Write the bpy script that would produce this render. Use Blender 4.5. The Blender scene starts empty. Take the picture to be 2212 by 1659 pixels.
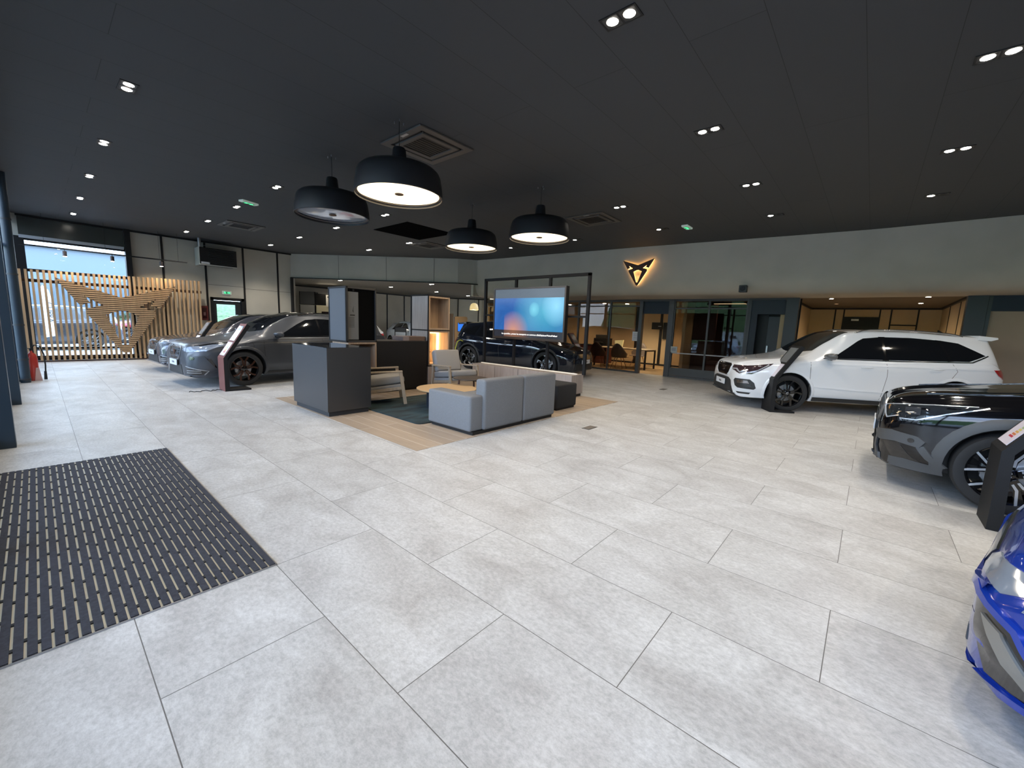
import bpy, bmesh, math, random
from mathutils import Vector, Matrix
from mathutils.bvhtree import BVHTree
from mathutils.geometry import tessellate_polygon
PI = math.pi
random.seed(7)
SC = bpy.context.scene
COL = SC.collection

# ------------------------------------------------------------------ camera
cam = bpy.data.cameras.new('camera'); camo = bpy.data.objects.new('camera', cam); COL.objects.link(camo)
F_PX, PITCH, ROLL, YAW, CAM_H = 887.743, 0.140533, 0.0390905, 0.859263, 1.395
cy, sy = math.cos(YAW), math.sin(YAW)
fw = Vector((sy*math.cos(PITCH), cy*math.cos(PITCH), -math.sin(PITCH)))
r0 = Vector((cy, -sy, 0)); u0 = r0.cross(fw)
rt = math.cos(ROLL)*r0 + math.sin(ROLL)*u0
up = -math.sin(ROLL)*r0 + math.cos(ROLL)*u0
m3 = Matrix((rt, up, -fw)).transposed()
camo.matrix_world = Matrix.Translation((0, 0, CAM_H)) @ m3.to_4x4()
cam.sensor_fit = 'HORIZONTAL'; cam.sensor_width = 36.0; cam.lens = F_PX*36/2212
cam.clip_start = 0.02; cam.clip_end = 400
SC.camera = camo

# ------------------------------------------------------------------ exposure and colour
SC.view_settings.view_transform = 'Standard'; SC.view_settings.look = 'None'
SC.view_settings.gamma = 1.0; SC.view_settings.exposure = 0.28; SC.view_settings.use_curve_mapping = False
SC.cycles.use_denoising = True
SC.cycles.max_bounces = 8; SC.cycles.diffuse_bounces = 4; SC.cycles.glossy_bounces = 4
SC.cycles.transparent_max_bounces = 12; SC.cycles.transmission_bounces = 4
SC.cycles.sample_clamp_indirect = 4.0
SC.cycles.caustics_reflective = False; SC.cycles.caustics_refractive = False

# ------------------------------------------------------------------ overcast sky
world = bpy.data.worlds.new('sky'); SC.world = world; world.use_nodes = True
wn = world.node_tree; wn.nodes.clear()
wo = wn.nodes.new('ShaderNodeOutputWorld'); bg = wn.nodes.new('ShaderNodeBackground')
tc = wn.nodes.new('ShaderNodeTexCoord'); sp = wn.nodes.new('ShaderNodeSeparateXYZ'); cr = wn.nodes.new('ShaderNodeValToRGB')
nz = wn.nodes.new('ShaderNodeTexNoise'); nz.inputs['Scale'].default_value = 2.2; nz.inputs['Detail'].default_value = 5
mx = wn.nodes.new('ShaderNodeMixRGB'); mx.blend_type = 'MULTIPLY'; mx.inputs[0].default_value = 0.25
cr.color_ramp.elements[0].position = 0.0; cr.color_ramp.elements[0].color = (0.70, 0.83, 1.0, 1)
cr.color_ramp.elements[1].position = 0.55; cr.color_ramp.elements[1].color = (0.50, 0.69, 1.0, 1)
wn.links.new(tc.outputs['Generated'], sp.inputs[0]); wn.links.new(sp.outputs['Z'], cr.inputs[0])
wn.links.new(tc.outputs['Generated'], nz.inputs['Vector'])
wn.links.new(cr.outputs[0], mx.inputs[1]); wn.links.new(nz.outputs['Color'], mx.inputs[2])
wn.links.new(mx.outputs[0], bg.inputs[0]); bg.inputs[1].default_value = 10.5
wn.links.new(bg.outputs[0], wo.inputs[0])

def area_portal(x0, x1, y0, y1, z0, z1, nrm):
    """sky portal in a glazed opening: guides daylight sampling, adds no light of its own"""
    l = bpy.data.lights.new('daylight_portal', 'AREA'); l.shape = 'RECTANGLE'
    c = Vector(((x0+x1)/2, (y0+y1)/2, (z0+z1)/2)); o = bpy.data.objects.new('daylight_portal', l); COL.objects.link(o)
    z = -Vector(nrm); yv = Vector((0, 0, 1)); xv = yv.cross(z)
    o.matrix_world = Matrix.Translation(c) @ Matrix((xv, yv, z)).transposed().to_4x4()
    l.size = max(abs(x1-x0), abs(y1-y0)); l.size_y = z1-z0
    l.cycles.is_portal = True
area_portal(-0.42, -0.42, -9, 16.3, 0.05, 3.6, (1, 0, 0))
area_portal(-0.1, 1.9, 16.75, 16.75, 0.05, 3.15, (0, -1, 0))

# ================================================================== helpers
MATS = {}
def mat(name, col=(0.5, 0.5, 0.5), rough=0.5, metal=0.0, emit=None, estr=1.0, spec=0.5, coat=0.0, noise=None, bump=None, alpha=None):
    """plain principled material; noise=(scale, amount, stretch) mottles the colour, bump=(scale, strength)"""
    if name in MATS: return MATS[name]
    m = bpy.data.materials.new(name); m.use_nodes = True; MATS[name] = m
    nt = m.node_tree; b = nt.nodes['Principled BSDF']
    b.inputs['Base Color'].default_value = (*col, 1); b.inputs['Roughness'].default_value = rough
    b.inputs['Metallic'].default_value = metal; b.inputs['Specular IOR Level'].default_value = spec
    if coat: b.inputs['Coat Weight'].default_value = coat; b.inputs['Coat Roughness'].default_value = 0.04
    if emit: b.inputs['Emission Color'].default_value = (*emit, 1); b.inputs['Emission Strength'].default_value = estr
    if noise or bump:
        t = nt.nodes.new('ShaderNodeTexCoord'); mp = nt.nodes.new('ShaderNodeMapping')
        nt.links.new(t.outputs['Object'], mp.inputs[0])
        st = noise[2] if noise and len(noise) > 2 else (1, 1, 1)
        mp.inputs['Scale'].default_value = st
    if noise:
        n = nt.nodes.new('ShaderNodeTexNoise'); n.inputs['Scale'].default_value = noise[0]; n.inputs['Detail'].default_value = 6
        nt.links.new(mp.outputs[0], n.inputs['Vector'])
        r = nt.nodes.new('ShaderNodeValToRGB'); a = noise[1]
        r.color_ramp.elements[0].position = 0.3; r.color_ramp.elements[1].position = 0.7
        r.color_ramp.elements[0].color = (*[max(0, c*(1-a)) for c in col], 1)
        r.color_ramp.elements[1].color = (*[min(1, c*(1+a)) for c in col], 1)
        nt.links.new(n.outputs['Fac'], r.inputs[0]); nt.links.new(r.outputs[0], b.inputs['Base Color'])
    if bump:
        n2 = nt.nodes.new('ShaderNodeTexNoise'); n2.inputs['Scale'].default_value = bump[0]; n2.inputs['Detail'].default_value = 4
        nt.links.new(mp.outputs[0], n2.inputs['Vector'])
        bp = nt.nodes.new('ShaderNodeBump'); bp.inputs['Strength'].default_value = bump[1]; bp.inputs['Distance'].default_value = 0.01
        nt.links.new(n2.outputs['Fac'], bp.inputs['Height']); nt.links.new(bp.outputs[0], b.inputs['Normal'])
    return m

def glass_mat(name, tint=(1, 1, 1), refl=1.0, ior=1.45, rough=0.0):
    """thin pane: lets light straight through, mirrors by Fresnel"""
    if name in MATS: return MATS[name]
    m = bpy.data.materials.new(name); m.use_nodes = True; MATS[name] = m
    nt = m.node_tree; nt.nodes.clear()
    o = nt.nodes.new('ShaderNodeOutputMaterial'); tr = nt.nodes.new('ShaderNodeBsdfTransparent'); tr.inputs[0].default_value = (*tint, 1)
    g = nt.nodes.new('ShaderNodeBsdfGlossy'); g.inputs['Roughness'].default_value = rough
    f = nt.nodes.new('ShaderNodeFresnel'); f.inputs[0].default_value = ior
    mu = nt.nodes.new('ShaderNodeMath'); mu.operation = 'MULTIPLY'; mu.inputs[1].default_value = refl; mu.use_clamp = True
    mixn = nt.nodes.new('ShaderNodeMixShader')
    nt.links.new(f.outputs[0], mu.inputs[0]); nt.links.new(mu.outputs[0], mixn.inputs[0])
    nt.links.new(tr.outputs[0], mixn.inputs[1]); nt.links.new(g.outputs[0], mixn.inputs[2]); nt.links.new(mixn.outputs[0], o.inputs[0])
    return m

class MB:
    """collects shapes and links them as one mesh object"""
    def __init__(s): s.v = []; s.f = []; s.mi = []; s.cur = 0
    def add(s, vs, fs):
        n = len(s.v); s.v += [tuple(v) for v in vs]; s.f += [tuple(i+n for i in f) for f in fs]; s.mi += [s.cur]*len(fs); return s
    def box(s, x0, x1, y0, y1, z0, z1, M=None):
        vs = [Vector((x, y, z)) for z in (z0, z1) for y in (y0, y1) for x in (x0, x1)]
        if M: vs = [M @ v for v in vs]
        return s.add(vs, [(0, 2, 3, 1), (4, 5, 7, 6), (0, 1, 5, 4), (2, 6, 7, 3), (0, 4, 6, 2), (1, 3, 7, 5)])
    def bar(s, a, b, w, h=None, upv=(0, 0, 1)):
        """rectangular bar from a to b, w wide, h deep"""
        a = Vector(a); b = Vector(b); h = h or w; d = (b-a); L = d.length; d.normalize(); u = Vector(upv)
        if abs(d.dot(u)) > 0.99: u = Vector((1, 0, 0))
        x = d.cross(u).normalized(); y = x.cross(d).normalized()
        vs = [p + x*(sx*w/2) + y*(sy_*h/2) for p in (a, b) for (sx, sy_) in ((-1, -1), (1, -1), (1, 1), (-1, 1))]
        return s.add(vs, [(3, 2, 1, 0), (4, 5, 6, 7), (0, 1, 5, 4), (1, 2, 6, 5), (2, 3, 7, 6), (3, 0, 4, 7)])
    def tube(s, pts, r, n=10, caps=True):
        pts = [Vector(p) for p in pts]; vs = []; k = len(pts); rr = r if isinstance(r, (list, tuple)) else [r]*k
        pu = None
        for i, p in enumerate(pts):
            d = (pts[min(i+1, k-1)] - pts[max(i-1, 0)]).normalized()
            u = pu if pu else (Vector((0, 0, 1)) if abs(d.z) < 0.9 else Vector((1, 0, 0)))
            x = d.cross(u).normalized(); y = x.cross(d).normalized(); pu = y
            vs += [p + (x*math.cos(2*PI*j/n) + y*math.sin(2*PI*j/n))*rr[i] for j in range(n)]
        fs = [(i*n+j, i*n+(j+1) % n, (i+1)*n+(j+1) % n, (i+1)*n+j) for i in range(k-1) for j in range(n)]
        if caps: fs += [tuple(range(n-1, -1, -1)), tuple(range((k-1)*n, k*n))]
        return s.add(vs, fs)
    def lathe(s, prof, n=32, M=None, c=(0, 0, 0)):
        """prof = (radius, z) list revolved about z"""
        vs = []; c = Vector(c)
        for r, z in prof: vs += [Vector((r*math.cos(2*PI*j/n), r*math.sin(2*PI*j/n), z))+c for j in range(n)]
        if M: vs = [M @ v for v in vs]
        k = len(prof); fs = [(i*n+j, i*n+(j+1) % n, (i+1)*n+(j+1) % n, (i+1)*n+j) for i in range(k-1) for j in range(n)]
        if prof[0][0] > 1e-6 : fs.append(tuple(range(n-1, -1, -1)))
        if prof[-1][0] > 1e-6: fs.append(tuple(range((k-1)*n, k*n)))
        return s.add(vs, fs)
    def prism(s, poly, z0, z1, M=None, holes=()):
        """2D polygon (with holes) extruded from z0 to z1, M maps it into place"""
        loops = [[Vector((p[0], p[1], 0)) for p in poly]] + [[Vector((p[0], p[1], 0)) for p in h] for h in holes]
        tris = tessellate_polygon(loops); flat = [p for l in loops for p in l]; n = len(flat)
        vs = [Vector((p.x, p.y, z)) for z in (z0, z1) for p in flat]
        fs = []
        for t in tris:
            a, b, c = (flat[i] for i in t); o = (b-a).cross(c-a).z
            t = t if o > 0 else t[::-1]
            fs.append(tuple(t[::-1])); fs.append(tuple(i+n for i in t))
        k = 0
        for l in loops:
            m = len(l); ar = sum(l[i].x*l[(i+1) % m].y - l[(i+1) % m].x*l[i].y for i in range(m)); ccw = (ar > 0) == (k == 0)
            for i in range(m):
                a, b = k+i, k+(i+1) % m
                fs.append((a, b, b+n, a+n) if ccw else (b, a, a+n, b+n))
            k += m
        if M: vs = [M @ v for v in vs]
        return s.add(vs, fs)
    def grid(s, P, nu, nv, closeu=False):
        """P[u][v] of points"""
        vs = [p for row in P for p in row]; fs = []
        for i in range(nu-1+(1 if closeu else 0)):
            for j in range(nv-1): a = i*nv+j; b = ((i+1) % nu)*nv+j; fs.append((a, b, b+1, a+1))
        return s.add(vs, fs)
    def build(s, name, m, parent=None, bevel=0, smooth=False, seg=2, loc=None, fixn=False):
        me = bpy.data.meshes.new(name)
        if loc is not None:
            L = Vector(loc); s.v = [tuple(Vector(v)-L) for v in s.v]
        me.from_pydata(s.v, [], s.f)
        ms = m if isinstance(m, (list, tuple)) else [m]
        for q in ms: me.materials.append(q)
        for p, i in zip(me.polygons, s.mi): p.material_index = i
        if bevel or fixn:
            bm = bmesh.new(); bm.from_mesh(me)
            bmesh.ops.remove_doubles(bm, verts=bm.verts, dist=1e-5)
            bmesh.ops.recalc_face_normals(bm, faces=bm.faces)
            if bevel:
                es = [e for e in bm.edges if len(e.link_faces) == 2 and e.calc_face_angle(0) > 0.5]
                bmesh.ops.bevel(bm, geom=es, offset=bevel, segments=seg, profile=0.5, affect='EDGES', clamp_overlap=True)
            bm.to_mesh(me); bm.free()
        if smooth:
            for p in me.polygons: p.use_smooth = True
            me.set_sharp_from_angle(angle=math.radians(smooth if smooth > 1 else 40))
        o = bpy.data.objects.new(name, me); COL.objects.link(o)
        if loc is not None: o.location = loc
        if parent: o.parent = parent
        return o

def tag(o, label=None, cat=None, group=None, kind=None):
    if label: o['label'] = label
    if cat: o['category'] = cat
    if group: o['group'] = group
    if kind: o['kind'] = kind
    return o
def struct(o): o['kind'] = 'structure'; return o
def thing(name, label, cat, loc=(0, 0, 0), rz=0, group=None):
    o = bpy.data.objects.new(name, None); COL.objects.link(o); o.location = loc; o.rotation_euler = (0, 0, rz)
    o.empty_display_size = 0.1
    return tag(o, label, cat, group)
def copy_tree(o, parent=None):
    c = o.copy(); COL.objects.link(c); c.parent = parent
    for ch in [k for k in o.children]: copy_tree(ch, c)
    return c
def text_mesh(txt, size, m, name, parent=None, M=None, depth=0.002, bold=False, align='CENTER', xs=1.0):
    cu = bpy.data.curves.new(name, 'FONT'); cu.body = txt; cu.size = size; cu.extrude = depth; cu.align_x = align; cu.align_y = 'CENTER'
    if bold: cu.offset = size*0.02
    t = bpy.data.objects.new(name, cu); COL.objects.link(t)
    bpy.context.view_layer.update()
    me = bpy.data.meshes.new_from_object(t.evaluated_get(bpy.context.evaluated_depsgraph_get()))
    bpy.data.objects.remove(t); me.name = name
    me.materials.clear(); me.materials.append(m)
    T = (M or Matrix()) @ Matrix.Diagonal((xs, 1, 1, 1)); me.transform(T)
    o = bpy.data.objects.new(name, me); COL.objects.link(o)
    if parent: o.parent = parent
    return o
def axes(o, x, y, z):
    """matrix with given origin and axes"""
    m = Matrix((Vector(x), Vector(y), Vector(z))).transposed().to_4x4(); return Matrix.Translation(o) @ m

# ================================================================== shared materials
M_black = mat('black_satin', (0.009, 0.009, 0.010), 0.5, spec=0.35)
M_frame = mat('black_metal_frame', (0.008, 0.008, 0.010), 0.6, spec=0.25)
M_char = mat('charcoal_laminate', (0.024, 0.025, 0.028), 0.40, spec=0.9)
M_wallgrey = mat('grey_plaster', (0.46, 0.415, 0.345), 0.8, noise=(0.9, 0.10), bump=(6, 0.05))
M_panel = mat('greige_wall_panel', (0.48, 0.455, 0.39), 0.75, noise=(1.1, 0.10))
M_oak = mat('pale_oak', (0.34, 0.245, 0.17), 0.55, noise=(3.0, 0.18, (9, 9, 0.8)))
M_oakgrey = mat('grey_oak', (0.33, 0.285, 0.26), 0.55, noise=(3.0, 0.14, (7, 7, 0.8)))
M_beige = mat('beige_wall_panel', (0.50, 0.38, 0.23), 0.7, noise=(1.5, 0.06))
M_darkgrey = mat('dark_grey_metal', (0.042, 0.044, 0.046), 0.45, 0.2)
M_navy = mat('navy_panel', (0.010, 0.018, 0.032), 0.6)
M_white = mat('white_plastic', (0.75, 0.76, 0.78), 0.4)
M_chrome = mat('chrome', (0.75, 0.76, 0.78), 0.12, 1.0)
M_steel = mat('brushed_steel', (0.42, 0.43, 0.45), 0.35, 0.9)
M_paper = mat('paper', (0.72, 0.72, 0.72), 0.7)
M_rubber = mat('black_rubber', (0.012, 0.012, 0.012), 0.8)
M_glass = glass_mat('clear_glass', (0.93, 0.95, 0.95), 0.9, 1.5)
M_glassdark = glass_mat('office_glass', (0.76, 0.71, 0.66), 0.55, 1.5)
# ================================================================== floor
def floor_mat():
    m = bpy.data.materials.new('stone_look_tiles'); m.use_nodes = True; nt = m.node_tree; b = nt.nodes['Principled BSDF']
    N = nt.nodes.new; L = nt.links.new
    t = N('ShaderNodeTexCoord'); s = N('ShaderNodeSeparateXYZ'); L(t.outputs['Object'], s.inputs[0])
    ax = N('ShaderNodeMath'); ax.operation = 'ADD'; ax.inputs[1].default_value = 120.6076; L(s.outputs['Y'], ax.inputs[0])
    ay = N('ShaderNodeMath'); ay.operation = 'ADD'; ay.inputs[1].default_value = 120-0.7889; L(s.outputs['X'], ay.inputs[0])
    c = N('ShaderNodeCombineXYZ'); L(ax.outputs[0], c.inputs['X']); L(ay.outputs[0], c.inputs['Y'])
    br = N('ShaderNodeTexBrick'); L(c.outputs[0], br.inputs['Vector']); br.inputs['Scale'].default_value = 1.0
    br.inputs['Brick Width'].default_value = 1.2; br.inputs['Row Height'].default_value = 0.6; br.inputs['Mortar Size'].default_value = 0.0021
    br.inputs['Mortar Smooth'].default_value = 0.2; br.offset = 0.5; br.offset_frequency = 2
    br.inputs['Color1'].default_value = (0, 0, 0, 1); br.inputs['Color2'].default_value = (1, 1, 1, 1)
    # per-tile shift of the stone figure
    ad = N('ShaderNodeVectorMath'); ad.operation = 'MULTIPLY_ADD'; L(br.outputs['Color'], ad.inputs[0]); ad.inputs[1].default_value = (31, 17, 5)
    L(t.outputs['Object'], ad.inputs[2])
    mp = N('ShaderNodeMapping'); mp.inputs['Scale'].default_value = (1.0, 0.6, 1.0); L(ad.outputs[0], mp.inputs[0])
    n1 = N('ShaderNodeTexNoise'); n1.inputs['Scale'].default_value = 3.2; n1.inputs['Detail'].default_value = 9; n1.inputs['Roughness'].default_value = 0.62; n1.inputs['Distortion'].default_value = 0.6
    L(mp.outputs[0], n1.inputs['Vector'])
    n2 = N('ShaderNodeTexNoise'); n2.inputs['Scale'].default_value = 55; n2.inputs['Detail'].default_value = 6; n2.inputs['Roughness'].default_value = 0.8; L(mp.outputs[0], n2.inputs['Vector'])
    r1 = N('ShaderNodeValToRGB'); L(n1.outputs['Fac'], r1.inputs[0]); e = r1.color_ramp.elements
    e[0].position = 0.28; e[0].color = (0.375, 0.366, 0.358, 1); e[1].position = 0.70; e[1].color = (0.575, 0.58, 0.58, 1)
    k = e.new(0.5); k.color = (0.485, 0.485, 0.48, 1)
    r2 = N('ShaderNodeValToRGB'); L(n2.outputs['Fac'], r2.inputs[0]); r2.color_ramp.elements[0].position = 0.32; r2.color_ramp.elements[0].color = (0.72, 0.72, 0.72, 1)
    r2.color_ramp.elements[1].position = 0.62; r2.color_ramp.elements[1].color = (1.08, 1.08, 1.08, 1)
    m1 = N('ShaderNodeMixRGB'); m1.blend_type = 'MULTIPLY'; m1.inputs[0].default_value = 1; L(r1.outputs[0], m1.inputs[1]); L(r2.outputs[0], m1.inputs[2])
    m2 = N('ShaderNodeMixRGB'); L(br.outputs['Fac'], m2.inputs[0]); L(m1.outputs[0], m2.inputs[1]); m2.inputs[2].default_value = (0.12, 0.115, 0.11, 1)
    L(m2.outputs[0], b.inputs['Base Color']); b.inputs['Roughness'].default_value = 0.42; b.inputs['Specular IOR Level'].default_value = 0.35
    bp = N('ShaderNodeBump'); bp.inputs['Strength'].default_value = 0.25; bp.inputs['Distance'].default_value = 0.002; bp.invert = True
    L(br.outputs['Fac'], bp.inputs['Height']); L(bp.outputs[0], b.inputs['Normal'])
    return m
M_floor = floor_mat()
b = MB(); b.box(-0.45, 18.6, -9.1, 20.3, -0.1, 0.0); struct(b.build('floor', M_floor))

def plank_mat(name, c1, c2, seam, w=0.22, l=2.4, rot=False):
    m = bpy.data.materials.new(name); m.use_nodes = True; nt = m.node_tree; bs = nt.nodes['Principled BSDF']; N = nt.nodes.new; L = nt.links.new
    t = N('ShaderNodeTexCoord'); mp = N('ShaderNodeMapping'); L(t.outputs['Object'], mp.inputs[0])
    mp.inputs['Location'].default_value = (20, 20, 0); mp.inputs['Rotation'].default_value = (0, 0, PI/2 if rot else 0)
    br = N('ShaderNodeTexBrick'); L(mp.outputs[0], br.inputs['Vector']); br.inputs['Scale'].default_value = 1; br.inputs['Brick Width'].default_value = l
    br.inputs['Row Height'].default_value = w; br.inputs['Mortar Size'].default_value = 0.0045; br.offset = 0.37; br.offset_frequency = 2
    br.inputs['Color1'].default_value = (*c1, 1); br.inputs['Color2'].default_value = (*c2, 1); br.inputs['Mortar'].default_value = (*seam, 1)
    mp2 = N('ShaderNodeMapping'); L(mp.outputs[0], mp2.inputs[0]); mp2.inputs['Scale'].default_value = (0.8, 12, 1)
    n = N('ShaderNodeTexNoise'); n.inputs['Scale'].default_value = 3; n.inputs['Detail'].default_value = 7; L(mp2.outputs[0], n.inputs['Vector'])
    r = N('ShaderNodeValToRGB'); r.color_ramp.elements[0].color = (0.74, 0.74, 0.74, 1); r.color_ramp.elements[1].color = (1.15, 1.15, 1.15, 1); L(n.outputs['Fac'], r.inputs[0])
    mm = N('ShaderNodeMixRGB'); mm.blend_type = 'MULTIPLY'; mm.inputs[0].default_value = 1; L(br.outputs['Color'], mm.inputs[1]); L(r.outputs[0], mm.inputs[2])
    L(mm.outputs[0], bs.inputs['Base Color']); bs.inputs['Roughness'].default_value = 0.5
    return m
M_wood = plank_mat('oak_plank_floor', (0.33, 0.26, 0.195), (0.38, 0.30, 0.225), (0.56, 0.50, 0.43), w=0.19, l=1.9, rot=True)
M_woodoff = plank_mat('office_plank_floor', (0.40, 0.27, 0.13), (0.45, 0.31, 0.16), (0.3, 0.2, 0.1))

# ================================================================== main room walls
def curve_x(y):   # plan line of the long gallery wall, X as a function of Y
    pts = [(-9.2, 12.3), (-1.8, 11.70), (0.2, 11.76), (1.8, 11.60), (3.8, 11.37), (5.0, 11.24), (6.4, 11.13), (7.9, 10.97), (9.7, 10.86), (11.2, 10.72)]
    for (a, xa), (c, xc) in zip(pts, pts[1:]):
        if a <= y <= c: return xa + (xc-xa)*(y-a)/(c-a)
    return pts[0][1] if y < pts[0][0] else pts[-1][1]
CEIL = 3.7
b = MB(); b.box(-0.45, 13.4, -9.1, 17.0, CEIL, CEIL+0.12)
def ceil_mat():
    m = mat('charcoal_ceiling', (0.045, 0.046, 0.047), 0.75)
    nt = m.node_tree; bs = nt.nodes['Principled BSDF']; N = nt.nodes.new; L = nt.links.new
    t = N('ShaderNodeTexCoord'); mp = N('ShaderNodeMapping'); L(t.outputs['Object'], mp.inputs[0]); mp.inputs['Location'].default_value = (20.2, 40.21-0.02, 0)
    br = N('ShaderNodeTexBrick'); L(mp.outputs[0], br.inputs['Vector']); br.inputs['Scale'].default_value = 1; br.inputs['Brick Width'].default_value = 5.2
    br.inputs['Row Height'].default_value = 0.54; br.inputs['Mortar Size'].default_value = 0.0025; br.offset = 0.42
    br.inputs['Color1'].default_value = (0.045, 0.046, 0.047, 1); br.inputs['Color2'].default_value = (0.047, 0.048, 0.049, 1); br.inputs['Mortar'].default_value = (0.012, 0.012, 0.012, 1)
    L(br.outputs['Color'], bs.inputs['Base Color']); return m
struct(b.build('ceiling', ceil_mat()))

# gallery wall: plaster face rounded back under itself to a soffit
ys = [-9.1 + i*(11.2+9.1)/60 for i in range(61)]
prof = [(0, CEIL), (0, 3.2), (0, 2.80)]
for i in range(1, 9):
    a = PI/2*i/8; prof.append((0.34*(1-math.cos(a)), 2.80-0.40*math.sin(a)))
P = [[(curve_x(y)+dx, y, z) for dx, z in prof] + [(13.12, y, 2.395), (13.12, y, 2.46), (curve_x(y)+0.5, y, 2.9), (curve_x(y)+0.2, y, CEIL)] for y in ys]
b = MB(); b.grid(P, len(P), len(P[0]))
k = len(P[0]); n = len(P)
b.f.append(tuple(range(k))); b.mi.append(0); b.f.append(tuple((n-1)*k+i for i in range(k-1, -1, -1))); b.mi.append(0)
struct(b.build('wall_gallery', M_wallgrey, smooth=35))

# wall with the slatted window, exit door and panels (plane Y = 16.5)
YB = 16.5
b = MB()
b.box(1.93, 3.83, YB, YB+0.25, 0, CEIL); b.box(3.83, 4.80, YB, YB+0.25, 1.93, CEIL); b.box(4.80, 6.5, YB, YB+0.25, 0, CEIL)
b.box(-0.45, 1.93, YB, YB+0.25, 3.16, CEIL)
o = struct(b.build('wall_back', M_panel))
for i, x in enumerate((2.69, 3.76, 4.83, 5.91)):
    b = MB(); b.box(x-0.028, x+0.028, YB-0.012, YB, 0 if i in (0, 3) else (0 if i == 1 else 0), CEIL-0.02); struct(b.build('trim_%d' % (i+1), M_black))
b = MB(); b.box(-0.12, 6.45, YB-0.03, YB, CEIL-0.05, CEIL); struct(b.build('trim_5', M_black))
b = MB(); b.box(4.86, 5.88, YB-0.004, YB, 2.295, 2.305); b.box(5.94, 6.4, YB-0.004, YB, 2.295, 2.305); b.box(3.8, 4.8, YB-0.004, YB, 2.345, 2.355)
struct(b.build('trim_6', mat('panel_gap', (0.09, 0.085, 0.075), 0.8)))

# window in that wall
w = thing('window_1', None, None); struct(w); w.location = (0, YB, 0)
b = MB(); b.box(-0.20, 0.0-0.02, -0.06, 0.14, 0, 3.16); b.box(1.86, 1.99, -0.10, 0.14, 0, CEIL); b.box(-0.02, 1.86, 0.0, 0.12, 0, 0.08); b.box(-0.02, 1.86, 0, 0.12, 3.08, 3.16)
b.build('window_frame', M_black, w, bevel=0.004)
b = MB(); b.box(-0.02, 1.86, 0.0, 0.1, 0.31, 0.36); b.box(-0.02, 1.86, 0.0, 0.1, 2.30, 2.37); b.build('window_bar', M_black, w)
b = MB(); b.box(-0.02, 1.86, 0.05, 0.06, 0.08, 3.08); b.build('window_pane', M_glass, w)
# smoked panel above the window with pale sill line
b = MB(); b.box(-0.10, 1.84, YB-0.05, YB, 3.20, CEIL-0.06); struct(b.build('trim_7', mat('smoked_glass_panel', (0.055, 0.06, 0.055), 0.18)))
b = MB(); b.box(-0.10, 1.84, YB-0.07, YB+0.0, 3.12, 3.195); struct(b.build('trim_8', mat('pale_sill', (0.45, 0.47, 0.5), 0.5)))

# exit door
d = thing('door_1', None, None); struct(d); d.location = (3.83, YB, 0)
b = MB(); b.box(0.0, 0.09, -0.03, 0.12, 0, 1.95); b.box(0.88, 0.97, -0.03, 0.12, 0, 1.95); b.box(0.0, 0.97, -0.03, 0.12, 1.86, 1.95); b.box(0.88, 0.93, -0.045, -0.03, 0.02, 1.84)
b.build('door_frame', M_black, d, bevel=0.004)
b = MB(); b.box(0.09, 0.17, 0.02, 0.08, 0.02, 1.85); b.box(0.71, 0.88, 0.02, 0.08, 0.02, 1.85); b.box(0.17, 0.71, 0.02, 0.08, 1.73, 1.85); b.box(0.17, 0.71, 0.02, 0.08, 0.02, 0.2)
b.build('door_leaf', mat('dark_door', (0.02, 0.024, 0.028), 0.4), d, bevel=0.003)
b = MB(); b.box(0.17, 0.71, 0.045, 0.055, 0.2, 1.73); b.build('door_pane', M_glass, d)
b = MB(); b.tube([(0.80, -0.03, 0.95), (0.80, -0.06, 0.95), (0.92-0.22, -0.06, 0.95)], 0.01); b.build('door_handle', M_steel, d)

# street facade (plane X = -0.4): piers, glazing bars, panes
XF = -0.42
ypil = [-9.1, -6.6, -4.1, -1.6, 0.95, 3.5, 6.30, 9.1, 11.92, 14.2]
M_pier = mat('dark_blue_pier', (0.022, 0.038, 0.055), 0.35, 0.1)
for i, y in enumerate(ypil):
    w_ = 0.14
    x1 = -0.22 if y > 6 else -0.30
    b = MB(); b.box(XF, x1, y, y+w_, 0, CEIL)
    struct(b.build('trim_%d' % (20+i), M_pier, bevel=0.004))
for i, (a, c) in enumerate(zip(ypil, ypil[1:]+[YB])):
    w = thing('window_%d' % (i+2), None, None); struct(w); w.location = (XF, a, 0)
    g = MB(); g.box(0, 0.06, 0.14, c-a, 0, 0.10); g.box(0, 0.06, 0.14, c-a, 3.5, CEIL)
    if i not in (4,): g.box(0, 0.05, 0.14, c-a, 2.45, 2.51)
    g.build('window_frame', M_pier, w)
    g = MB(); g.box(0.02, 0.03, 0.14, c-a, 0.10, 3.5); g.build('window_pane', M_glass, w)
b = MB(); b.box(-0.42, -0.24, -9.1, YB, CEIL-0.16, CEIL); struct(b.build('trim_40', M_black))
b = MB(); b.box(-0.45, 13.2, -9.2, -9.1, 0, CEIL); struct(b.build('wall_rear', M_wallgrey))

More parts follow.
